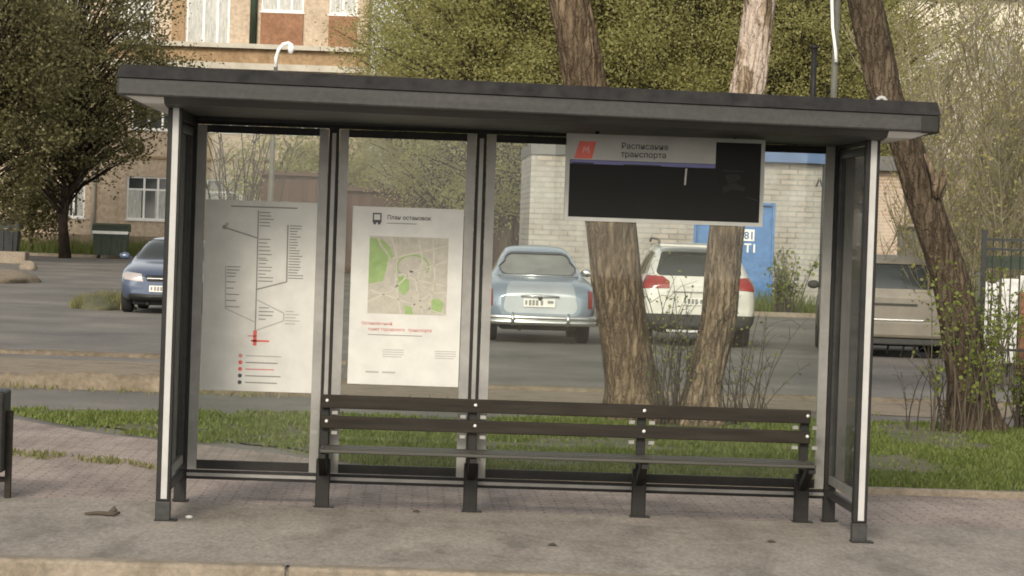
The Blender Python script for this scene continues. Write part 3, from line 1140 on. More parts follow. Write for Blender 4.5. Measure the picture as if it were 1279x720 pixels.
# ------------------------------------------------------------------ cream building far right
CY = 112.0
cb = thing('cream_building', 'pale cream building glimpsed through the bare branches far right', 'building')
cx0, cx1 = at(1085, 250, CY).x, at(1500, 250, CY).x
ow = []
for k in range(6):
    xa = cx0+1.4+k*2.9
    for z in (1.6, 5.0, 8.4):
        ow.append([xa, xa+1.3, z, z+1.7])
b = MB()
wall_mb(b, cx0, cx1, -.2, 11.5, CY, ow, M['cream'], .14, 10)
b.build('wall', cb)
for w in ow:
    window(cb, *w, CY, (.5,), 1.2, 2 if random.random() < .4 else False)
b = MB()
b.box((cx0-.3, CY-.4, 11.503), (cx1+.3, CY+10.3, 11.8), M['roof_grey'])
b.build('roof', cb)

# ------------------------------------------------------------------ whitewashed garage with the blue gate
GY = 59.2
ga = thing('brick_garage', 'whitewashed brick garage with a blue metal gate behind the parked cars', 'building')
gx0, gx1 = at(661, 280, GY).x, at(1029, 300, GY).x
gtop = at(960, 203, GY).z
dg = [at(866, 300, GY).x, at(967, 300, GY).x, .05, at(966, 254, GY).z]
b = MB()
wall_mb(b, gx0, gx1, -.1, gtop, GY, [dg], M['white_brick'], .22, 7)
b.build('wall', ga)
gm_ = MB()
xm = (dg[0]+dg[1])/2
for a, c in ((dg[0]+.05, xm-.008), (xm+.008, dg[1]-.05)):
    l = MB()
    l.box((a, GY+.09, .1), (c, GY+.13, dg[3]-.05), M['blue'])
    for z in (.5, dg[3]*.5, dg[3]-.4):
        l.box((a+.02, GY+.075, z-.03), (c-.02, GY+.0885, z+.03), M['blue'])
    l.build('gate_leaf', ga)
b = MB()
b.box((dg[0], GY-.02, .0), (dg[0]+.06, GY+.1, dg[3]), M['blue'])
b.box((dg[1]-.06, GY-.02, .0), (dg[1], GY+.1, dg[3]), M['blue'])
b.box((dg[0]+.06, GY-.02, dg[3]-.06), (dg[1]-.06, GY+.1, dg[3]), M['blue'])
b.build('gate_frame', ga)
b = MB()
q0, q1 = at(927.5, 301, GY), at(943, 287, GY)
b.box((q0.x, GY+.062, q0.z), (q1.x, GY+.0745, q1.z), M['win_white'])
b.text('81', basis((q0.x+.035, GY+.061, q0.z+.045), (1, 0, 0), (0, 0, 1)), .25, M['blue_fascia'], .006)
q2 = at(929.5, 315, GY)
b.text('Т1', basis((q2.x, GY+.070, q2.z), (1, 0, 0), (0, 0, 1)), .27, M['win_white'], .008)
b.build('number_plate', ga)
b = MB()
xs_ = at(850, 200, GY).x
b.box((gx0-.02, GY-.06, gtop+.003), (xs_, GY+7.2, gtop+.26), M['roof_grey'])
b.build('roof', ga)
b = MB()
b.box((xs_+.003, GY-.27, gtop+.004), (gx1+.06, GY+7.2, gtop+.36), M['blue_fascia'])
b.build('blue_fascia', ga)
b = MB()
b.tube([(gx1-.05, GY-.06, 0), (gx1-.05, GY-.06, gtop)], .05, M['black_paint'], 8)
b.build('drainpipe', ga)
b = MB()
q = at(1023, 229, GY)
b.text('А', basis((q.x-.08, GY-.004, q.z-.08), (1, 0, 0), (0, 0, 1)), .26, M['ink'], .012)
b.build('painted_mark', ga)
# vent pipe standing on the roof
vp = MB()
q0, q1 = at(1014, 180, GY+1.5), at(1017, 60, GY+1.5)
vp.tube([(q0.x, GY+1.5, gtop+.3), (q1.x, GY+1.5, q1.z)], .075, M['dark_metal'], 10)
vp.tube([(q1.x, GY+1.5, q1.z-.02), (q1.x, GY+1.5, q1.z+.06)], .10, M['dark_metal'], 10)
tag(vp.build('vent_pipe'), 'thin dark vent pipe rising above the garage roof', 'pipe')

# ------------------------------------------------------------------ peeling brick shed to its right
SHY = 64.0
sd = thing('brick_shed', 'peeling pinkish brick shed with a dark doorway behind the leaning trunk', 'building')
sx0, sx1 = at(1040, 280, SHY).x, at(1236, 280, SHY).x
stop_ = at(1110, 214, SHY).z
od = [at(1121, 300, SHY).x, at(1156, 300, SHY).x, 0.0, at(1130, 283, SHY).z]
b = MB()
wall_mb(b, sx0, sx1, -.1, stop_, SHY, [od], M['old_brick'], .3, 6)
b.build('wall', sd)
b = MB()
b.box((od[0]+.02, SHY+.25, 0), (od[1]-.02, SHY+.29, od[3]-.02), M['roof_grey'])
b.build('door', sd)
b = MB()
b.box((sx0-.1, SHY-.3, stop_+.003), (sx1+.2, SHY+6.2, stop_+.36), M['roof_grey'])
b.build('roof', sd)

# ------------------------------------------------------------------ rust brown garages
def rust(pxa, pxb, pyt, y, label):
    t = thing('metal_garage', label, 'garage', group='rusty metal garages')
    xa, xb = at(pxa, pyt, y).x, at(pxb, pyt, y).x
    z = at((pxa+pxb)/2, pyt, y).z
    b = MB()
    n = int((xb-xa)/.22)
    vs_ = []
    for i in range(n+1):
        x = xa+(xb-xa)*i/n
        yy = y+(.05 if i % 2 else 0)
        vs_ += [(x, yy, -.05), (x, yy, z)]
    b.add(vs_, [(2*i, 2*i+2, 2*i+3, 2*i+1) for i in range(n)], M['rust_shed'])
    b.quad((xb, y, 0), (xb, y+5, 0), (xb, y+5, z), (xb, y, z), M['rust_shed'])
    b.quad((xa, y+5, 0), (xa, y, 0), (xa, y, z), (xa, y+5, z), M['rust_shed'])
    b.build('wall', t)
    b = MB()
    b.box((xa-.12, y-.2, z+.003), (xb+.12, y+5.1, z+.14), M['rust_shed'])
    b.build('roof', t)


rust(326, 412, 220, 96, 'rusty brown metal garage behind the top of the route poster')
rust(416, 528, 240, 98, 'rusty brown metal garage behind the top of the map poster')
rust(560, 655, 268, 94, 'rusty brown metal garage beside the whitewashed brick garage')

# ------------------------------------------------------------------ waste containers
def container(px0, px1, pyt, pyb, y, mat, label, stripe=True):
    q0, q1 = at(px0, pyb, y), at(px1, pyt, y)
    w, h = q1.x-q0.x, q1.z
    t = thing('waste_container', label, 'container', ((q0.x+q1.x)/2, y, 0), group='waste containers by the house')
    b = MB()
    hb = h*.74
    vs_ = []
    for z, k in ((.14, .9), (hb, 1.0)):
        vs_ += [(-w/2*k, -.55*k, z), (w/2*k, -.55*k, z), (w/2*k, .55*k, z), (-w/2*k, .55*k, z)]
    b.add(vs_, [(3, 2, 1, 0), (4, 5, 6, 7), (0, 1, 5, 4), (1, 2, 6, 5), (2, 3, 7, 6), (3, 0, 4, 7)], mat)
    for k in (-.3, 0, .3):
        b.box((w*k-.03, -.58, .2), (w*k+.03, -.5, hb-.05), mat)
    b.build('body', t)
    b = MB()
    n = 8
    vs_ = []
    for x in (-w/2-.05, w/2+.05):
        for i in range(n+1):
            a = pi*i/n
            vs_.append((x, -.6*cos(a), hb+.03+(h-hb-.03)*sin(a)**.7))
    fs_ = [(i, n+1+i, n+2+i, i+1) for i in range(n)] + [tuple(range(n+1))[::-1], tuple(n+1+i for i in range(n+1)), (0, n, 2*n+1, n+1)]
    b.add(vs_, fs_, mat)
    b.build('lid', t)
    if stripe:
        b = MB()
        b.box((-w/2-.03, -.62, hb-.06), (w/2+.03, -.585, hb+.06), M['win_white'])
        b.build('white_rail', t)
    for sx in (-1, 1):
        for sy in (-.4, .4):
            b = MB()
            b.tube([(sx*w*.36-.03, sy, .08), (sx*w*.36+.03, sy, .08)], .08, M['black_paint'], 10)
            b.build('wheel', t)


container(117, 161, 280, 323, 116.0, M['dkgreen'], 'dark green waste container with a white rail near the blue car')
container(-14, 25, 275, 318, 111.0, M['black_paint'], 'black waste container at the left edge under the trees', False)

# ------------------------------------------------------------------ mound, slab and stones at the left
def blob(name, c, r, mat, seed, amp=.25, sub=3):
    bm = bmesh.new()
    bmesh.ops.create_icosphere(bm, subdivisions=sub, radius=1)
    for v in bm.verts:
        n = noise.noise(v.co*1.7+Vector((seed, 0, 0)))*amp + noise.noise(v.co*5+Vector((0, seed, 0)))*amp*.35
        v.co = v.co*(1+n)
        v.co = Vector((v.co.x*r[0]+c[0], v.co.y*r[1]+c[1], v.co.z*r[2]+c[2]))
    bm.verts.index_update()
    m = MB()
    m.add([v.co.copy() for v in bm.verts], [[v.index for v in f.verts] for f in bm.faces], mat, True)
    bm.free()
    return m.build(name)


q = gnd(5, 352)
tag(blob('dirt_mound', (q.x-.6, q.y, 0), (1.5, 3, .3), M['dirt'], 3), kind='structure')
q = gnd(128, 385)
tag(blob('dirt_mound', (q.x, q.y, -.03), (.62, 1.6, .26), M['soil'], 8), kind='structure')
grass('weeds', [(q.x-.5, q.y-1.2), (q.x+.5, q.y-1.2), (q.x+.5, q.y+1.2), (q.x-.5, q.y+1.2)], 1500, .1, .34, M['dry_grass'], 12)
q = gnd(35, 338)
tag(blob('loose_rock', (q.x, q.y, .1), (.26, .2, .2), M['kerbstone'], 5), 'grey stone lying at the end of the dirt mound on the left', 'stone')
q = at(2, 340, 93)
s = MB()
s.box((q.x-1.2, 92.4, .0), (q.x+.85, 93.6, .42), M['kerbstone'], ch=.04)
tag(s.build('concrete_slab'), 'pale concrete slab lying on the dirt mound at the left edge', 'slab')
grass('weeds', [(hx0, 117.5), (at(420, 310, 118).x, 117.5), (at(420, 310, 118).x, 124.8), (hx0, 124.8)], 16000, .3, .8, M['grass'], 7, -.3)
e3 = MB()
e3.box((hx0, 117.2, -.05), (at(300, 320, 117).x, 117.45, .12), M['kerbstone'])
tag(e3.build('house_kerb'), kind='structure')
e4 = MB()
e4.box((at(600, 400, 54).x, 54.0, -.05), (at(1060, 400, 54).x, 54.2, .10), M['kerbstone'])
tag(e4.build('garage_kerb'), kind='structure')

# ================================================================== poles
lp = thing('street_lamp', 'tall thin street lamp with a curled white head before the tan house', 'street lamp')
LY = 45.0
pts = [at(333, 400, LY), at(338, 250, LY), at(343, 120, LY), at(344.5, 84, LY)]
pts[0].z = 0
s = MB()
s.tube(pts, [.06, .055, .045, .04], M['lamp_grey'], 10)
s.build('pole', lp)
s = MB()
s.tube([at(a, c, LY) for a, c in ((344.5, 84), (345, 72), (348, 62), (354, 55.5), (360, 54), (365, 57))], .038, M['win_white'], 8)
s.build('arm', lp)
s = MB()
s.tube([at(363.5, 55, LY), at(364, 60, LY), at(362.5, 67, LY)], [.04, .07, .045], M['win_white'], 10)
s.build('lamp_head', lp)

UY = 33.0
up = thing('utility_pole', 'grey utility pole with a white cable rising behind the shelter roof', 'pole')
s = MB()
p0, p1 = at(1030, 430, UY), at(1048, -60, UY)
s.tube([(p0.x, UY, 0), (p1.x, UY, 6.2)], [.06, .052], M['lamp_grey'], 12)
s.build('shaft', up)
s = MB()
s.tube([at(a, c, UY-.12) for a, c in ((1038, -60), (1039, 0), (1040, 35), (1043.5, 62), (1044.5, 78))], .028, M['win_white'], 6)
s.build('cable', up)

# ================================================================== fence at the right edge
FY = 22.5
fn = thing('bar_fence', 'dark metal bar fence beyond the leaning trunk at right edge', 'fence')
fx0, fx1 = at(1226, 400, FY).x, at(1400, 400, FY).x
ft = at(1255, 300, FY).z
s = MB()
x = fx0
while x < fx1:
    s.tube([(x, FY, .08), (x, FY, ft+.05)], .009, M['black_paint'], 5)
    x += .115
s.build('bars', fn)
for z in (.42, ft-.12, ft):
    s = MB()
    s.box((fx0-.02, FY-.016, z-.016), (fx1, FY+.016, z+.016), M['black_paint'])
    s.build('rail', fn)
s = MB()
s.box((at(1232, 326, FY).x, FY+.03, at(1255, 336, FY).z), (fx1, FY+.05, at(1255, 320, FY).z), M['dkgreen'])
s.build('green_board', fn)
x = fx0
while x < fx1:
    s = MB()
    s.box((x-.03, FY-.03, 0), (x+.03, FY+.03, ft+.12), M['black_paint'])
    s.build('post', fn)
    x += 1.7
wp = thing('white_hoarding', 'patchy white board wall standing behind the bar fence', 'hoarding')
M['patchy_white'] = mottled('patchy_white_paint', (.34, .34, .29), (.66, .65, .62), 2.6, .8, c3=(.78, .77, .74), bs=.1, fine=9)
s = MB()
wx0, wx1 = at(1222, 400, 27).x, at(1420, 400, 27).x
n = 8
for i in range(n):
    a = wx0+(wx1-wx0)*i/n
    s.box((a+.01, 27+.02*(i % 2), .1), (a+(wx1-wx0)/n-.01, 27.04+.02*(i % 2), 1.22+.05*(i % 3)), M['patchy_white'])
s.build('boards', wp)
for i in (0, 4, 8):
    s = MB()
    a = wx0+(wx1-wx0)*i/n
    s.box((a-.04, 27.07, 0), (a+.04, 27.15, 1.35), M['lamp_grey'])
    s.build('post', wp)
rb = thing('rusty_barrel', 'orange rusty barrel behind the fence at right edge', 'barrel', (at(1300, 380, 25).x, 25, 0))
s = MB()
prof = [(.0, .28), (.03, .295), (.3, .29), (.32, .305), (.34, .29), (.6, .29), (.62, .305), (.64, .29), (.9, .295), (.93, .28)]
s.tube([(0, 0, z*1.2) for z, r_ in prof], [r_ for z, r_ in prof], M['orange'], 18)
s.build('drum', rb)

# ================================================================== cars
def car_body(st, sub=2):
    """closed body from half sections (y, zb, wb, zmid, zbelt, wg, wr, zr)"""
    vs_, fs_ = [], []
    K = 9
    N = 16
    for (y, zb, wb, zm, zbe, wg, wr, zr) in st:
        hp = [(0, zb), (wb*.80, zb), (wb*.97, zb+.07), (wb, zm), (wb*.975, zbe), (wg, zbe+.035), (wr, zr-.07 if zr-zbe > .2 else zr-.012), (wr*.72, zr-.006), (0, zr)]
        ring = hp + [(-x, z) for x, z in hp[-2:0:-1]]
        vs_ += [(x, y, z) for x, z in ring]
    for i in range(len(st)-1):
        for k in range(N):
            k2 = (k+1) % N
            fs_.append((i*N+k, i*N+k2, (i+1)*N+k2, (i+1)*N+k))
    for base, flip in ((0, True), ((len(st)-1)*N, False)):
        fl = [(base, base+1, base+15)] + [(base+15-i, base+i+1, base+i+2, base+14-i) if False else (base+16-i, base+i, base+i+1, base+15-i) for i in range(1, 7)] + [(base+9, base+7, base+8)]
        for f in fl:
            fs_.append(f if flip else f[::-1])
    me = bpy.data.meshes.new('body')
    me.from_pydata(vs_, [], fs_)
    o = bpy.data.objects.new('body', me)
    COL.objects.link(o)
    md = o.modifiers.new('s', 'SUBSURF')
    md.levels = sub
    dg_ = bpy.context.evaluated_depsgraph_get()
    bm = bmesh.new()
    bm.from_object(o, dg_)
    bpy.data.objects.remove(o)
    bpy.data.meshes.remove(me)
    bmesh.ops.recalc_face_normals(bm, faces=bm.faces[:])
    return bm


def pin(poly, a, b):
    c = False
    j = len(poly)-1
    for i in range(len(poly)):
        xi, yi = poly[i]
        xj, yj = poly[j]
        if (yi > b) != (yj > b) and a < (xj-xi)*(b-yi)/(yj-yi)+xi:
            c = not c
        j = i
    return c


def carve(bm, poly, ax, pred):
    """cut the outline of poly (in the plane of the axes ax) into the body; returns the faces inside"""
    i0, i1 = ax
    i2 = 3-i0-i1
    lo0, hi0 = min(p[0] for p in poly)-.05, max(p[0] for p in poly)+.05
    lo1, hi1 = min(p[1] for p in poly)-.05, max(p[1] for p in poly)+.05

    def region():
        out = []
        for f in bm.faces:
            if not pred(f):
                continue
            p0 = [v.co[i0] for v in f.verts]
            p1 = [v.co[i1] for v in f.verts]
            if max(p0) < lo0 or min(p0) > hi0 or max(p1) < lo1 or min(p1) > hi1:
                continue
            out.append(f)
        return out
    for k in range(len(poly)):
        a, b = poly[k], poly[(k+1) % len(poly)]
        fs_ = region()
        ed = {e for f in fs_ for e in f.edges}
        ve = {v for f in fs_ for v in f.verts}
        co = [0, 0, 0]
        co[i0], co[i1] = a
        no = [0, 0, 0]
        no[i0], no[i1] = b[1]-a[1], -(b[0]-a[0])
        bmesh.ops.bisect_plane(bm, geom=list(ve)+list(ed)+fs_, plane_co=co, plane_no=no, dist=1e-5)
    bm.normal_update()
    return [f for f in region() if pin(poly, f.calc_center_median()[i0], f.calc_center_median()[i1])]


def lift(bm, faces, mat, off, edge=False):
    """take faces off the body as a mesh of their own, moved along their normals"""
    m = MB()
    idx = {}
    vs_ = []
    fs_ = []
    for f in faces:
        for v in f.verts:
            if v not in idx:
                idx[v] = len(vs_)
                n = v.normal
                vs_.append(v.co + n*off)
        fs_.append([idx[v] for v in f.verts])
    m.add(vs_, fs_, mat, True)
    bmesh.ops.delete(bm, geom=faces, context='FACES')
    return m


def bm_mb(bm, mat):
    m = MB()
    bm.verts.index_update()
    m.add([v.co.copy() for v in bm.verts], [[v.index for v in f.verts] for f in bm.faces], mat, True)
    return m


def rr_poly(x0, x1, z0, z1, r, inset_top=0.0, n=3):
    """rounded trapezoid"""
    pts = []
    for cx, cz, a0 in ((x1-r, z0+r, -90), (x1-r-inset_top, z1-r, 0), (x0+r+inset_top, z1-r, 90), (x0+r, z0+r, 180)):
        for i in range(n+1):
            a = radians(a0+90*i/n)
            pts.append((cx+r*cos(a), cz+r*sin(a)))
    return pts


def wheel(parent, x, y, r, w, side):
    t = MB()
    prof = [(-w/2, r*.66), (-w/2, r*.93), (-w*.36, r), (w*.36, r), (w/2, r*.93), (w/2, r*.66)]
    n = 22
    vs_ = []
    for px_, rad in prof:
        for k in range(n):
            vs_.append((x+px_, y+rad*cos(2*pi*k/n), r+rad*sin(2*pi*k/n)))
    fs_ = [(i*n+k, i*n+(k+1) % n, (i+1)*n+(k+1) % n, (i+1)*n+k) for i in range(len(prof)-1) for k in range(n)]
    t.add(vs_, fs_, M['rubber'], True)
    o = t.build('wheel', parent)
    h = MB()
    h.tube([(x-w*.42, y, r), (x+w*.42, y, r)], r*.66, M['rim'], 18)
    h.build('rim', o)


M['rubber'] = flat('tyre_rubber', (.018, .017, .016), .85)
M['rim'] = flat('wheel_rim', (.30, .30, .29), .4, .6)
M['under'] = flat('dark_underbody', (.012, .012, .012), .9)
M['chrome'] = flat('chrome', (.62, .62, .60), .22, .9)
M['chrome_dark'] = flat('dull_trim', (.07, .08, .09), .3, .5)
M['car_glass'] = flat('car_glass', (.028, .032, .03), .05, spec=.8)
M['car_glass_light'] = mottled('pale_car_glass', (.10, .11, .105), (.24, .24, .22), 2.2, .08, bs=0, spec=.8, stretch=(.8, 1, 2.5))
M['pale_blue'] = mottled('pale_blue_paint', (.22, .275, .335), (.31, .36, .415), 1.1, .22, .4, bs=0)
M['pale_blue_sheen'] = mottled('pale_blue_sheen_paint', (.38, .42, .45), (.52, .55, .56), 1.4, .25, .4, bs=0)  # body paint lightened to paint in the boot's bright reflection
M['white_paint'] = flat('white_car_paint', (.60, .585, .53), .35, coat=.6)
M['beige_paint'] = mottled('beige_car_paint', (.13, .115, .088), (.20, .178, .138), 2.5, .5, bs=0)
M['navy_paint'] = flat('navy_car_paint', (.075, .098, .155), .28, .3, coat=.8)
M['black_plastic'] = flat('black_bumper_plastic', (.03, .03, .028), .65)
M['tail_red'] = flat('tail_light_red', (.26, .028, .024), .18, coat=.5)
M['lamp_clear'] = flat('headlight_glass', (.42, .37, .36), .12, spec=.8)
M['plate'] = flat('number_plate_white', (.70, .69, .64), .5)


def plate(parent, x, z, w, h, y, name='number_plate'):
    m = MB()
    m.box((x-w/2, y-.012, z-h/2), (x+w/2, y, z+h/2), M['plate'], ch=.004)
    P_ = Print(m, (x-w/2, z+h/2), w, h, y-.012)
    P_.rect(.05, .2, .12, .75, M['grey_ink'])
    for i in range(3):
        P_.rect(.17+.11*i, .15, .25+.11*i, .82, M['grey_ink'])
    P_.rect(.54, .2, .62, .78, M['grey_ink'])
    P_.rect(.76, .2, .95, .55, M['grey_ink'])
    return m.build(name, parent)


def underbody(parent, w, L, z, zt):
    m = MB()
    m.box((-w, .25, z), (w, L-.2, zt), M['under'], ch=.04)
    m.tube([(-w*.5, .12, z+.02), (-w*.5, .9, z+.03)], .035, M['dark_metal'], 8)
    return m.build('underbody', parent)


def arches(bm, ys_, r, L):
    for yc in ys_:
        poly = [(yc+(r+.07)*cos(2*pi*k/18), r+(r+.07)*sin(2*pi*k/18)) for k in range(18)]
        for sgn in (-1, 1):
            fs_ = carve(bm, poly, (1, 2), lambda f, s=sgn: f.calc_center_median().x*s > .45)
            bmesh.ops.delete(bm, geom=fs_, context='FACES')


rearward = lambda f: f.normal.y < -.12 and f.calc_center_median().y < 2.4
side = lambda s: (lambda f: f.normal.x*s > .35)


def mirror(parent, x, y, z, mat, s):
    m = MB()
    m.ico((x+s*.10, y, z), .085, mat, 2, (1.2, .6, .8))
    m.tube([(x-s*.02, y+.02, z-.04), (x+s*.06, y, z-.02)], .02, mat, 6)
    m.build('mirror', parent)


# ---- vintage pale blue saloon, seen from behind
q = gnd(676, 430)
vc = thing('vintage_car', 'pale blue vintage saloon with chrome bumper parked by the brick garage', 'car', (q.x-.03, q.y, 0), radians(.5), 'cars parked in the yard')
st = [(0.02, .40, .62, .55, .70, .50, .42, .76), (.08, .35, .79, .57, .77, .62, .50, .85), (.30, .32, .865, .62, .86, .68, .56, .93), (.80, .31, .885, .64, .92, .70, .60, .985),
      (1.15, .30, .885, .65, .94, .70, .63, 1.01), (1.55, .30, .88, .65, .95, .70, .585, 1.33), (1.95, .30, .88, .65, .955, .71, .545, 1.46), (2.5, .30, .88, .65, .955, .71, .535, 1.495),
      (3.0, .30, .88, .65, .95, .71, .53, 1.42), (3.45, .30, .88, .65, .94, .70, .60, 1.08), (3.8, .30, .875, .65, .92, .68, .55, 1.0), (4.5, .31, .84, .63, .87, .62, .48, .95), (4.75, .36, .72, .58, .72, .5, .4, .80)]
bm = car_body(st)
arches(bm, (1.15, 3.75), .345, 4.75)
fs_ = carve(bm, rr_poly(-.59, .59, 1.035, 1.35, .12, .085), (0, 2), lambda f: rearward(f) and f.calc_center_median().y > .95)
gl = lift(bm, fs_, M['car_glass_light'], -.012)
gl.build('rear_window', vc)
fs_ = carve(bm, rr_poly(-.61, .61, 1.012, 1.38, .14, .09), (0, 2), lambda f: rearward(f) and f.calc_center_median().y > .9)
lift(bm, fs_, M['chrome_dark'], .004).build('window_surround', vc)
for s in (-1, 1):
    for poly in ([(1.75, 1.03), (2.4, 1.03), (2.4, 1.39), (2.0, 1.39)], [(2.47, 1.03), (3.2, 1.03), (3.0, 1.34), (2.47, 1.39)]):
        fs_ = carve(bm, poly, (1, 2), side(s))
        lift(bm, fs_, M['car_glass'], -.008).build('side_window', vc)
fs_ = carve(bm, rr_poly(-.56, .56, .46, .93, .10, .05), (0, 2), lambda f: (f.normal.y < -.1 or f.normal.z > .3) and f.calc_center_median().y < .98)
lift(bm, fs_, M['pale_blue_sheen'], .006).build('boot_lid', vc)
for s in (-1, 1):
    fs_ = carve(bm, [(s*.755+.03, .56), (s*.755+.03, .80), (s*.755-.03, .82), (s*.755-.03, .55)], (0, 2), lambda f: f.calc_center_median().y < .5)
    lift(bm, fs_, M['tail_red'], .012).build('tail_light', vc)
bm_mb(bm, M['pale_blue']).build('body', vc)
m = MB()
pts = [(x, -.06+.16*(abs(x)/.85)**3.0 - .0, .36) for x in (-.86, -.8, -.65, -.4, 0, .4, .65, .8, .86)]
pts[0] = (-.87, .28, .36)
pts[-1] = (.87, .28, .36)
for dz in (-.035, .035):
    m.tube([(x, y, z+dz) for x, y, z in pts], .045, M['chrome'], 8)
for x in (-.42, .42):
    m.tube([(x, -.09, .27), (x, -.11, .38), (x, -.09, .47)], [.02, .035, .02], M['chrome'], 8)
m.build('bumper', vc)
plate(vc, -.02, .62, .48, .125, -.005)
m = MB()
m.tube([(-.30, -.015, .715), (-.1, -.03, .725), (.1, -.03, .725), (.28, -.015, .715)], .014, M['chrome'], 6)
m.ico((-.01, -.028, .70), .045, M['black_plastic'], 2, (.8, .4, 1))
m.build('boot_handle', vc)
m = MB()
m.tube([(-.62, 1.06, 1.015), (0, .99, 1.02), (.62, 1.06, 1.015)], .012, M['chrome'], 6)
m.build('window_trim', vc)
for s in (-1, 1):
    for y in (1.15, 3.75):
        wheel(vc, s*.71, y, .345, .19, s)
    mirror(vc, s*.76, 2.9, 1.06, M['chrome'], s)
underbody(vc, .6, 4.7, .2, .42)

# ---- white off-roader, seen from behind
q = gnd(871, 434)
wc = thing('white_car', 'white off-road car with red tail lights parked before the blue gate', 'car', (q.x, q.y, 0), radians(.3), 'cars parked in the yard')
st = [(0.03, .33, .78, .62, .86, .70, .62, .95), (.08, .27, .88, .62, .95, .78, .68, 1.05), (.22, .25, .90, .64, 1.0, .80, .68, 1.30), (.45, .24, .905, .65, 1.02, .81, .655, 1.53), (.9, .24, .91, .66, 1.02, .82, .65, 1.585),
      (1.6, .24, .915, .66, 1.01, .82, .65, 1.61), (2.4, .24, .915, .66, 1.0, .82, .64, 1.60), (2.9, .24, .915, .66, .99, .81, .62, 1.50), (3.45, .24, .91, .66, .97, .79, .66, 1.08), (3.8, .24, .91, .66, .95, .77, .62, 1.0), (4.4, .26, .88, .62, .88, .7, .55, .93), (4.65, .32, .74, .58, .74, .55, .45, .8)]
bm = car_body(st)
arches(bm, (.95, 3.75), .36, 4.65)
fs_ = carve(bm, rr_poly(-.66, .66, 1.09, 1.46, .07, .07), (0, 2), rearward)
lift(bm, fs_, M['car_glass'], -.01).build('rear_window', wc)
for s in (-1, 1):
    for poly in ([(.42, 1.10), (1.15, 1.09), (1.15, 1.45), (.62, 1.43)], [(1.22, 1.08), (2.1, 1.07), (2.1, 1.47), (1.22, 1.455)], [(2.17, 1.07), (3.15, 1.05), (2.75, 1.42), (2.17, 1.47)]):
        fs_ = carve(bm, poly, (1, 2), side(s))
        lift(bm, fs_, M['car_glass'], -.006).build('side_window', wc)
    pl_ = [(s*.46, .90), (s*.86, .88), (s*.90, 1.0), (s*.82, 1.085), (s*.56, 1.075), (s*.46, 1.0)]
    fs_ = carve(bm, pl_, (0, 2), lambda f: f.calc_center_median().y < .6 and (f.normal.y < -.05 or abs(f.normal.x) > .5))
    lift(bm, fs_, M['tail_red'], .012).build('tail_light', wc)
fs_ = carve(bm, rr_poly(-1.0, 1.0, .15, .50, .02), (0, 2), lambda f: f.calc_center_median().y < .5)
lift(bm, fs_, M['black_plastic'], .012).build('bumper', wc)
bm_mb(bm, M['white_paint']).build('body', wc)
m = MB()
m.box((-.62, .15, 1.535), (.62, .5, 1.575), M['white_paint'], ch=.015)
m.build('spoiler', wc)
for s in (-1, 1):
    m = MB()
    m.tube([(s*.60, .6, 1.59), (s*.60, .8, 1.645), (s*.6, 2.2, 1.66), (s*.59, 2.5, 1.61)], .02, M['lamp_grey'], 6)
    m.build('roof_rail', wc)
    mirror(wc, s*.84, 3.0, 1.08, M['white_paint'], s)
    for y in (.95, 3.75):
        wheel(wc, s*.76, y, .36, .22, s)
m = MB()
m.box((-.5, -.035, .215), (.5, .05, .265), M['chrome'], ch=.012)
m.build('skid_plate', wc)
m = MB()
m.box((-.42, -.008, .845), (.42, .05, .875), M['chrome'], ch=.006)
m.build('tailgate_trim', wc)
plate(wc, 0, .70, .52, .115, .02)
underbody(wc, .62, 4.6, .2, .45)

# ---- beige hatchback off-roader behind the right end of the shelter
q = gnd(1098, 447)
bc = thing('beige_car', 'dusty beige boxy car parked behind the right end wall of the shelter', 'car', (q.x+.04, q.y, 0), radians(-6), 'cars parked in the yard')
st = [(0.03, .26, .84, .56, .80, .78, .70, .90), (.07, .24, .93, .56, .88, .86, .76, 1.0), (.16, .23, .95, .58, .94, .88, .75, 1.22), (.34, .22, .955, .6, .96, .885, .73, 1.45), (.7, .22, .96, .6, .97, .89, .72, 1.51),
      (1.6, .22, .96, .6, .96, .89, .71, 1.54), (2.4, .22, .96, .6, .95, .88, .70, 1.52), (2.8, .22, .96, .6, .94, .87, .68, 1.42), (3.3, .22, .955, .6, .92, .84, .72, 1.02), (3.7, .22, .95, .6, .9, .82, .68, .94), (4.2, .24, .92, .58, .84, .75, .6, .88), (4.4, .3, .8, .54, .70, .6, .5, .74)]
bm = car_body(st)
arches(bm, (.85, 3.5), .345, 4.4)
fs_ = carve(bm, rr_poly(-.74, .74, 1.03, 1.40, .07, .05), (0, 2), rearward)
lift(bm, fs_, M['car_glass'], -.01).build('rear_window', bc)
for s in (-1, 1):
    for poly in ([(.36, 1.03), (1.2, 1.02), (1.2, 1.39), (.5, 1.37)], [(1.27, 1.02), (2.05, 1.01), (2.05, 1.40), (1.27, 1.39)], [(2.12, 1.01), (2.95, .99), (2.6, 1.35), (2.12, 1.40)]):
        fs_ = carve(bm, poly, (1, 2), side(s))
        lift(bm, fs_, M['car_glass'], -.006).build('side_window', bc)
    fs_ = carve(bm, [(s*.80, .62), (s*.92, .62), (s*.92, .92), (s*.80, .92)], (0, 2), lambda f: f.calc_center_median().y < .4)
    lift(bm, fs_, M['tail_red'], .01).build('tail_light', bc)
fs_ = carve(bm, rr_poly(-.7, .7, .42, .86, .05, .02), (0, 2), rearward)
lift(bm, fs_, M['beige_paint'], .008).build('tailgate', bc)
bm_mb(bm, M['beige_paint']).build('body', bc)
m = MB()
m.box((-.5, -.01, .79), (.5, .04, .815), M['black_plastic'])  # black strip stands for the shade in the tailgate recess
m.build('recess_shade', bc)
m = MB()
m.box((-.90, -.09, .30), (.90, .12, .57), M['beige_paint'], ch=.05)
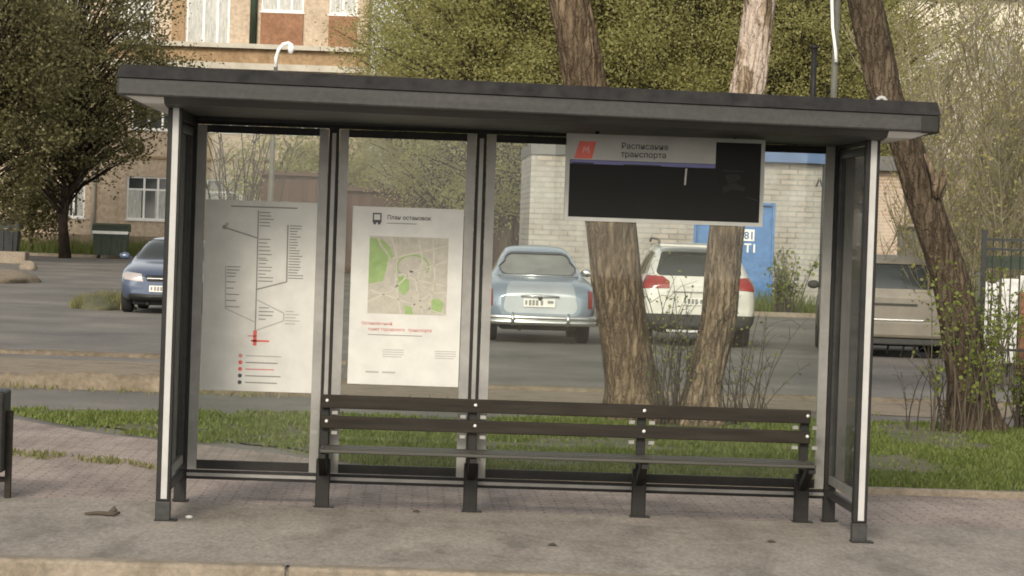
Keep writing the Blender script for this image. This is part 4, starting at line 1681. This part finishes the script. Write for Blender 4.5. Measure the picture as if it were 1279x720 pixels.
m.box((-.6, -.095, .555), (.6, -.0, .585), M['chrome'], ch=.008)
m.build('bumper', bc)
m = MB()
m.box((-.88, -.03, .20), (.88, .2, .298), M['black_plastic'], ch=.02)
m.build('lower_bumper', bc)
for s in (-1, 1):
    for y in (.85, 3.5):
        wheel(bc, s*.82, y, .345, .22, s)
    mirror(bc, s*.90, 2.8, 1.02, M['black_plastic'], s)
underbody(bc, .64, 4.35, .17, .42)

# ---- navy saloon, seen from the front
q = gnd(203, 393)
nc = thing('navy_car', 'navy blue saloon facing the street behind the left posts of the shelter', 'car', (q.x, q.y, 0), radians(-1.5), 'cars parked in the yard')
st = [(0.02, .30, .60, .46, .60, .52, .44, .66), (.10, .22, .76, .48, .66, .64, .54, .74), (.4, .2, .81, .5, .76, .70, .60, .84), (.9, .2, .825, .52, .82, .735, .64, .91), (1.25, .2, .83, .54, .86, .75, .66, .96),
      (1.6, .2, .83, .54, .89, .76, .60, 1.18), (2.0, .2, .83, .55, .90, .765, .56, 1.34), (2.5, .2, .83, .55, .91, .77, .555, 1.385), (3.2, .2, .83, .55, .91, .77, .55, 1.34), (3.7, .2, .83, .55, .90, .75, .58, 1.04), (4.15, .22, .80, .54, .86, .68, .55, .96), (4.3, .3, .68, .5, .74, .55, .45, .82)]
bm = car_body(st)
arches(bm, (.80, 3.4), .31, 4.3)
fs_ = carve(bm, rr_poly(-.655, .655, .955, 1.315, .06, .10), (0, 2), lambda f: f.normal.y < -.12 and .9 < f.calc_center_median().y < 2.5)
lift(bm, fs_, M['car_glass'], -.008).build('windscreen', nc)
for s in (-1, 1):
    for poly in ([(1.75, .96), (2.4, .96), (2.4, 1.29), (2.1, 1.28)], [(2.47, .96), (3.4, .97), (3.1, 1.25), (2.47, 1.29)]):
        fs_ = carve(bm, poly, (1, 2), side(s))
        lift(bm, fs_, M['car_glass'], -.006).build('side_window', nc)
    pl_ = [(s*.36, .57), (s*.70, .60), (s*.76, .68), (s*.68, .735), (s*.40, .70)]
    fs_ = carve(bm, pl_, (0, 2), lambda f: f.calc_center_median().y < .6)
    lift(bm, fs_, M['lamp_clear'], .008).build('headlight', nc)
    mirror(nc, s*.80, 1.75, 1.0, M['navy_paint'], s)
    for y in (.80, 3.4):
        wheel(nc, s*.71, y, .31, .19, s)
fs_ = carve(bm, rr_poly(-.31, .31, .57, .69, .04, -.02), (0, 2), rearward)
lift(bm, fs_, M['black_plastic'], -.01).build('grille', nc)
fs_ = carve(bm, rr_poly(-.62, .62, .23, .35, .03), (0, 2), rearward)
lift(bm, fs_, M['black_plastic'], -.006).build('air_intake', nc)
bm_mb(bm, M['navy_paint']).build('body', nc)
m = MB()
m.box((-.30, -.03, .62), (.30, .05, .640), M['chrome'], ch=.006)
m.build('grille_bar', nc)
plate(nc, 0, .45, .50, .112, -.015)
underbody(nc, .58, 4.25, .15, .36)

# ================================================================== trees
def leaf_quads(vs_, fs_, p, s, rr):
    a = Vector((rr.gauss(0, 1), rr.gauss(0, 1), rr.gauss(0, .7)))
    a.normalize()
    b = a.cross(Vector((rr.gauss(0, 1), rr.gauss(0, 1), rr.gauss(0, 1))))
    if b.length < 1e-3:
        return
    b.normalize()
    o = len(vs_)
    w = s*.42
    vs_ += [p, p+a*s*.45+b*w, p+a*s, p+a*s*.5-b*w]
    fs_.append((o, o+1, o+2, o+3))


def bez(p0, p1, p2, n):
    return [p0*(1-t)**2+p1*2*t*(1-t)+p2*t*t for t in [i/n for i in range(n+1)]]


def tree(name, label, loc, seed, height, cr, zlow, tr, bark, leaf, nclus, nleaf, ls, group=None, cs=(.5, .9), twigs=True, flat_=1.0, lean=(0, 0)):
    rr = random.Random(seed)
    t = thing(name, label, 'tree', loc, 0, group)
    tm = MB()
    top_ = Vector((lean[0], lean[1], height*.9))
    ax = [Vector((lean[0]*(k/8)**1.5+rr.gauss(0, .12)*(k > 0), lean[1]*(k/8)**1.5+rr.gauss(0, .12)*(k > 0), height*.9*k/8)) for k in range(9)]
    tm.tube(ax, [tr*(1.25 if k == 0 else 1-.105*k) for k in range(9)], bark, 9)
    vs_, fs_ = [], []
    zc = (zlow+height)/2
    rz = (height-zlow)/2
    for i in range(nclus):
        while True:
            u = Vector((rr.uniform(-1, 1), rr.uniform(-1, 1), rr.uniform(-1, 1)))
            if .16 < u.length < 1:
                break
        u *= .75+.25*noise.noise(u*2.3+Vector((seed, 0, 0)))+.12
        c = Vector((u.x*cr+lean[0]*.6, u.y*cr*flat_+lean[1]*.6, zc+u.z*rz))
        if i % 3 == 0 or twigs:
            f = max(.12, min(.92, (c.z-zlow*.4)/height*.8))
            k = f*8
            a0 = ax[int(k)].lerp(ax[min(8, int(k)+1)], k-int(k))
            mid = a0.lerp(c, .5)+Vector((rr.gauss(0, .3), rr.gauss(0, .3), rr.uniform(.1, .7)))
            L = (c-a0).length
            tm.tube(bez(a0, mid, c, 5), [tr*.28*(1-f*.5)*(1-.17*q_)*min(1, L/cr+.2)+.006 for q_ in range(6)], bark, 4, caps=False)
        r_ = rr.uniform(*cs)
        for j in range(int(nleaf*rr.uniform(.6, 1.4))):
            p = c+Vector((rr.gauss(0, r_*.55), rr.gauss(0, r_*.55), rr.gauss(0, r_*.42)))
            leaf_quads(vs_, fs_, p, ls*rr.uniform(.6, 1.35), rr)
    tm.build('trunk', t)
    m = MB()
    m.add(vs_, fs_, leaf)
    m.build('crown', t)
    return t


M['bark_far'] = barkmat('grey_brown_bark', (.05, .04, .03), (.10, .085, .065), (.16, .135, .105))
M['bark_dark'] = barkmat('dark_bark', (.028, .02, .016), (.05, .037, .03), (.075, .058, .046))
M['leaf_spring'] = leafmat('spring_leaves', [(.23, .23, .085), (.32, .315, .11), (.41, .39, .16), (.50, .46, .23)], .6)
M['leaf_gold'] = leafmat('yellow_green_leaves', [(.25, .235, .085), (.35, .325, .115), (.44, .40, .165), (.51, .44, .23)], .6)
M['leaf_dark'] = leafmat('dark_olive_leaves', [(.075, .071, .030), (.12, .113, .047), (.17, .157, .07), (.27, .245, .13)], .5)
M['leaf_shoot'] = leafmat('bright_shoots', [(.10, .14, .03), (.18, .22, .045), (.26, .29, .08)], .4)

protos = [tree('leafy_tree', 'spring green tree behind the roof above the map poster', (0, 0, 0), 21, 14, 4.6, 1.2, .24, M['bark_far'], M['leaf_spring'], 420, 210, .078, 'spring trees behind the garages'),
          tree('leafy_tree', 'x', (0, 0, 0), 22, 13, 4.4, 1.4, .22, M['bark_far'], M['leaf_gold'], 400, 210, .075, 'spring trees behind the garages')]
spots = [(600, 108, 0, 'spring green tree just right of the tan house'), (560, 96, 1, 'yellow green tree behind the map poster'), (640, 84, 0, 'spring green tree just left of the brick garage'),
         (700, 100, 1, 'yellow green tree above the left corner of the brick garage'), (755, 82, 0, 'spring green tree behind the dark leaning trunk'), (820, 97, 1, 'yellow green tree above the timetable sign'),
         (875, 80, 0, 'spring green tree left of the peeling trunk top'), (935, 95, 1, 'yellow green tree behind the peeling trunk top'), (990, 79, 0, 'spring green tree behind the vent pipe'),
         (1050, 92, 1, 'yellow green tree behind the utility pole')]
for i, (px, y, k, lab) in enumerate(spots):
    first = i == k
    o = protos[k] if i in (0, 1) else copy_tree(protos[k])
    q = at(px, 150, y)
    o.location = (q.x, y, 0)
    o.rotation_euler.z = i*2.1
    s_ = 1+.08*sin(i*3.7)
    o.scale = (s_, s_, s_*(1+.05*cos(i*2.2)))
    o['label'] = lab

# trees at the left
q = gnd(68, 324)
tree('dark_tree', 'dark olive tree with a brown trunk before the tan house', (q.x, 112.5, 0), 31, 13, 5.4, 2.0, .21, M['bark_dark'], M['leaf_dark'], 480, 105, .115, 'dark trees at the left', cs=(.35, .95))
q = at(-25, 300, 98)
tree('dark_tree', 'dark olive tree half outside the left edge above the black container', (q.x, 98, 0), 33, 13, 4.1, .7, .24, M['bark_dark'], M['leaf_dark'], 410, 115, .112, 'dark trees at the left', cs=(.4, .95))
q = at(40, 300, 119)
tree('small_tree', 'low yellow green tree beside the brown trunk at the left', (q.x, 119, 0), 35, 4.4, 1.7, .3, .09, M['bark_far'], M['leaf_dark'], 60, 110, .12)
q = at(352, 200, 101.5)
tree('small_tree', 'small green tree rising behind the rusty garage in the first pane', (q.x, 103.5, 0), 36, 5.6, 2.3, 1.6, .1, M['bark_far'], M['leaf_spring'], 60, 110, .11)


q = at(512, 200, 105)
tree('small_tree', 'low dense green tree seen through the pane above the map poster', (q.x, 105, 0), 37, 6.9, 2.5, .8, .12, M['bark_far'], M['leaf_spring'], 150, 200, .075)
q = at(425, 200, 107)
tree('small_tree', 'low bushy tree behind the first mullion of the shelter', (q.x, 107, 0), 38, 6.0, 2.0, .8, .1, M['bark_far'], M['leaf_gold'], 90, 200, .075)


# ------------------------------------------------------------------ tree trunks on the verge
def big_trunk(name, label, path, y, bark, seed, ridges=7, amp=.07, ydr=0.0):
    t = thing(name, label, 'tree', group='old trees on the verge')
    n = 84
    pts, rad = [], []
    for px, py, w in path:
        p = at(px, py, y)
        pts.append(Vector((p.x, y+ydr*p.z, p.z)))
        rad.append(w/2/FPX*(y-CAM[1]))
    # resample
    P2, R2 = [], []
    for i in range(len(pts)-1):
        for k in range(16):
            f = k/16
            P2.append(pts[i].lerp(pts[i+1], f))
            R2.append(rad[i]*(1-f)+rad[i+1]*f)
    P2.append(pts[-1])
    R2.append(rad[-1])
    for _ in range(14):
        P2 = [P2[0]] + [(P2[i-1]+P2[i]*2+P2[i+1])/4 for i in range(1, len(P2)-1)] + [P2[-1]]
    P2[0].z = min(P2[0].z, -.05)
    vs_, fs_ = [], []
    for i, (p, r_) in enumerate(zip(P2, R2)):
        fl = max(0, 1-(p.z)/.45)
        for k in range(n):
            a = 2*pi*k/n
            d = 1 + amp*noise.noise(Vector((cos(a)*2.2, sin(a)*2.2, p.z*.7+seed))) + amp*.75*noise.noise(Vector((cos(a)*7, sin(a)*7, p.z*1.5+seed*2)))
            rg = 1-abs(noise.noise(Vector((cos(a)*4.5, sin(a)*4.5, p.z*.8+seed*3))))*2.2
            rg2 = 1-abs(noise.noise(Vector((cos(a)*9, sin(a)*9, p.z*2.2+seed*4))))*2.2
            d += amp*.7*rg+amp*.35*rg2
            d += fl*fl*(.18+.25*max(0, sin(a*5+seed)))
            vs_.append((p.x+cos(a)*r_*d, p.y+sin(a)*r_*d, p.z))
    for i in range(len(P2)-1):
        for k in range(n):
            k2 = (k+1) % n
            fs_.append((i*n+k, i*n+k2, (i+1)*n+k2, (i+1)*n+k))
    m = MB()
    m.add(vs_, fs_, bark, True)
    o = m.build('trunk', t)
    # crown above the frame: limbs and thin foliage
    rr = random.Random(seed)
    tp, r0 = P2[-1], R2[-1]
    lm = MB()
    lv, lf = [], []
    for k in range(9):
        a = 2*pi*k/9+rr.uniform(-.3, .3)
        e = tp+Vector((cos(a)*rr.uniform(1.2, 2.4), sin(a)*rr.uniform(1.2, 2.4), rr.uniform(1.2, 3.4)))
        mid = tp.lerp(e, .45)+Vector((0, 0, .35))
        bz = bez(tp-Vector((0, 0, .3)), mid, e, 6)
        lm.tube(bz, [r0*.55*(1-.15*j) for j in range(7)], bark, 7)
        for j in range(26):
            b0 = bz[rr.randrange(3, 7)]
            e2_ = b0+Vector((rr.gauss(0, .55), rr.gauss(0, .55), rr.gauss(.15, .4)))
            lm.tube([b0, b0.lerp(e2_, .5)+Vector((0, 0, .08)), e2_], [.012, .008, .004], bark, 3, caps=False)
            for _ in range(10):
                leaf_quads(lv, lf, e2_+Vector((rr.gauss(0, .14), rr.gauss(0, .14), rr.gauss(0, .12))), .08*rr.uniform(.6, 1.3), rr)
    lm.build('limbs', t)
    m = MB()
    m.add(lv, lf, M['leaf_spring'])
    m.build('crown', t)
    return t


M['bark_a'] = barkmat('furrowed_brown_bark', (.05, .035, .023), (.145, .108, .073), (.27, .21, .15))
M['bark_b'] = barkmat('flaking_tan_bark', (.07, .05, .034), (.20, .155, .112), (.37, .30, .23), (2.55, (.46, .375, .31)))
M['bark_c'] = barkmat('dull_brown_bark', (.045, .033, .022), (.10, .078, .057), (.165, .13, .095))
ta = big_trunk('old_tree', 'thick furrowed brown trunk leaning left behind the timetable sign', [(797, 542, 80), (795, 520, 74), (793, 490, 68), (784, 440, 62), (777, 400, 60), (769, 340, 60), (763, 280, 59), (752, 215, 56), (741, 155, 54), (730, 100, 53), (721, 50, 52), (711, 0, 50), (698, -60, 48), (690, -130, 42)], 11.3, M['bark_a'], 1.3)
tb = big_trunk('old_tree', 'slim pale trunk with peeling bark in front of the white car', [(872, 546, 60), (874, 520, 50), (877, 490, 44), (888, 440, 42), (898, 400, 41), (903, 340, 40), (909, 280, 39), (919, 210, 38), (927, 155, 39), (933, 115, 41), (942, 60, 38), (949, 0, 36), (955, -60, 35), (960, -130, 31)], 11.1, M['bark_b'], 5.1, amp=.10)
tc_ = big_trunk('old_tree', 'brown trunk leaning left outside the right end of the shelter', [(1219, 548, 74), (1216, 525, 62), (1211, 480, 52), (1203, 430, 50), (1192, 370, 48), (1180, 325, 47), (1157, 260, 44), (1143, 215, 42), (1130, 175, 41), (1105, 120, 42), (1093, 60, 43), (1080, 0, 42), (1066, -60, 40), (1056, -130, 36)], 11.5, M['bark_c'], 9.4)
m = MB()
for a, b_, r_ in (((1170, 246), (1156, 192), (.05, .018)), ((1172, 240), (1179, 208), (.04, .012))):
    p0, p1 = at(*a, 11.35), at(*b_, 11.25)
    m.tube([p0, p0.lerp(p1, .35)+Vector((.03, 0, 0)), p1], [r_[0], r_[0]*.8, r_[1]], M['bark_b'], 8)
m.build('broken_branch', tc_)


# ------------------------------------------------------------------ root shoots and shrubs
def shrub(name, label, loc, seed, n, hmin, hmax, spread, bark, leaf, nl, ls, r=.006, arch=.35, cat='shrub', group=None, base=.12, leaf_from=.3):
    rr = random.Random(seed)
    t = thing(name, label, cat, loc, 0, group)
    m = MB()
    lv, lf = [], []
    for i in range(n):
        a = rr.uniform(0, 2*pi)
        b0 = Vector((rr.gauss(0, base), rr.gauss(0, base), 0))
        h = rr.uniform(hmin, hmax)
        d = Vector((cos(a), sin(a), 0))*spread*rr.uniform(.2, 1)*h
        e = b0+d+Vector((0, 0, h))
        mid = b0+d*.25+Vector((rr.gauss(0, .05), rr.gauss(0, .05), h*(.5+arch*.4)))
        bz = bez(b0, mid, e, 7)
        m.tube(bz, [r*(1.3-.14*j) for j in range(8)], bark, 4, caps=False)
        for j in range(rr.randrange(3, 7)):
            b1 = bz[rr.randrange(2, 7)]
            e1 = b1+Vector((rr.gauss(0, .22), rr.gauss(0, .22), rr.uniform(.0, .35)))*h*.45
            m.tube([b1, b1.lerp(e1, .5)+Vector((0, 0, .03*h)), e1], [r*.6, r*.45, r*.25], bark, 3, caps=False)
            for _ in range(nl//5):
                p = b1.lerp(e1, rr.uniform(.3, 1.05))+Vector((rr.gauss(0, .02), rr.gauss(0, .02), rr.gauss(0, .02)))*h
                leaf_quads(lv, lf, p, ls*rr.uniform(.6, 1.3), rr)
        for _ in range(nl):
            f = leaf_from+(1-leaf_from)*rr.random()
            k = f*7
            p = bz[min(6, int(k))].lerp(bz[min(7, int(k)+1)], k-int(k))
            leaf_quads(lv, lf, p+Vector((rr.gauss(0, .03), rr.gauss(0, .03), rr.gauss(0, .03)))*h, ls*rr.uniform(.6, 1.3), rr)
    m.build('stems', t)
    if lv:
        m = MB()
        m.add(lv, lf, leaf)
        m.build('foliage', t)
    return t


M['stem'] = mottled('grey_brown_stem', (.07, .055, .038), (.13, .105, .075), 6, .9, bs=0)
M['stem_dark'] = mottled('dark_stem', (.035, .027, .02), (.07, .056, .042), 6, .9, bs=0)
M['stem_pale'] = mottled('pale_olive_stem', (.22, .19, .125), (.42, .365, .25), 3, .9, bs=0)
q = gnd(838, 532)
shrub('root_shoots', 'dark leafy shoots growing between the two middle trunks', (q.x, 11.0, 0), 41, 34, .5, 1.5, .5, M['stem_dark'], M['leaf_shoot'], 7, .032, .006, group='shoots at the trunk feet', leaf_from=.5)
q = gnd(925, 530)
shrub('root_shoots', 'thin bare shoots fanning out right of the slim pale trunk', (q.x, 11.3, 0), 42, 26, .4, 1.1, .9, M['stem_dark'], M['leaf_shoot'], 4, .035, .005, group='shoots at the trunk feet', leaf_from=.6)
q = gnd(1190, 535)
shrub('root_shoots', 'bright green shoots on the left foot of the right leaning trunk', (q.x, 11.1, 0), 43, 15, .6, 1.65, .42, M['stem'], M['leaf_shoot'], 26, .04, .006, group='shoots at the trunk feet', leaf_from=.45)
q = gnd(1160, 538)
shrub('root_shoots', 'dark bare twigs left of the right leaning trunk', (q.x, 11.4, 0), 44, 14, .5, 1.0, .7, M['stem_dark'], M['leaf_shoot'], 2, .03, .005, group='shoots at the trunk feet')
q = gnd(1262, 535)
shrub('root_shoots', 'leafy shoots at the right edge beside the leaning trunk', (q.x, 11.9, 0), 45, 40, .35, 1.1, .6, M['stem_dark'], M['leaf_shoot'], 10, .035, .006, group='shoots at the trunk feet')
q = at(995, 380, 52)
shrub('wild_bush', 'sparse bush in front of the whitewashed wall right of the gate', (q.x, 54.5, 0), 46, 26, .6, 1.7, .5, M['stem_dark'], M['leaf_shoot'], 12, .09, .012)
q = at(300, 200, 90)
shrub('wild_bush', 'bare brown saplings in front of the tan house in the first pane', (q.x, 92, 0), 47, 22, 3.0, 6.2, .35, M['stem_dark'], M['leaf_spring'], 8, .10, .028, base=.5)

q = gnd(1248, 486)
shrub('wild_bush', 'thin leafy bush growing through the bar fence on the right', (q.x, 21.8, 0), 48, 30, .6, 1.7, .4, M['stem'], M['leaf_shoot'], 16, .05, .008, base=.3)
# fine-branched young trees at the right
def sapling(label, loc, seed, h, bark, leaf, nst, nl, ls):
    rr = random.Random(seed)
    t = thing('twiggy_sapling', label, 'tree', loc, 0, 'twiggy saplings on the right')
    m = MB()
    lv, lf = [], []
    for i in range(nst):
        p = Vector((rr.gauss(0, .55), rr.gauss(0, .55), 0))
        d = Vector((rr.gauss(.06, .2), rr.gauss(0, .2), 1)).normalized()
        H_ = h*rr.uniform(.6, 1.1)
        n = 12
        pts = [p.copy()]
        for k in range(n):
            d = (d+Vector((rr.gauss(.012, .10), rr.gauss(0, .10), .06))).normalized()
            p = p+d*H_/n
            pts.append(p.copy())
        r0 = rr.uniform(.011, .026)
        m.tube(pts, [r0*(1-.07*k) for k in range(n+1)], bark, 5, caps=False)
        for k in range(2, n):
            for _ in range(3):
                a = rr.uniform(0, 2*pi)
                e = Vector((cos(a), sin(a), rr.uniform(.7, 1.6)))*rr.uniform(.25, .6)
                q0 = pts[k].lerp(pts[k+1], rr.random())
                q1 = q0+e*.5+Vector((0, 0, -.03))
                q2 = q0+e+Vector((0, 0, .08))
                m.tube([q0, q1, q2], [r0*.45, r0*.33, r0*.2], bark, 3, caps=False)
                for _ in range(2):
                    s0 = q0.lerp(q2, rr.uniform(.3, .9))
                    s1 = s0+Vector((rr.gauss(0, .12), rr.gauss(0, .12), rr.uniform(.05, .3)))
                    m.tube([s0, s1], [r0*.25, r0*.14], bark, 3, caps=False)
                    for _ in range(nl):
                        leaf_quads(lv, lf, s0.lerp(s1, rr.uniform(.2, 1.1))+Vector((rr.gauss(0, .05), rr.gauss(0, .05), rr.gauss(0, .05))), ls*rr.uniform(.6, 1.4), rr)
    m.build('stems', t)
    m = MB()
    m.add(lv, lf, leaf)
    m.build('foliage', t)
    return t


M['stem_olive'] = mottled('olive_stem', (.11, .10, .06), (.25, .215, .135), 2.5, .9, bs=0)
spots = [(1188, 40, 6.4, 'fine twiggy sapling nearest the right roof corner'), (1208, 44, 7.0, 'fine twiggy sapling above the right roof end'), (1192, 31, 6.0, 'fine twiggy sapling behind the leaning trunk on the right'),
         (1240, 38, 6.6, 'fine twiggy sapling over the bar fence'), (1290, 29, 6.0, 'fine twiggy sapling at the right edge of the picture'), (1222, 52, 7.6, 'tall twiggy sapling before the cream building'), (1205, 57, 7.8, 'tall twiggy sapling behind the peeling brick shed end')]
for i, (px, y, h, lab) in enumerate(spots):
    q = at(px, 300, y)
    sapling(lab, (q.x, y, 0), 60+i, h, M['stem_pale'] if i % 2 else M['stem_olive'], M['leaf_gold'] if i % 3 else M['leaf_spring'], 21, 2, .055)
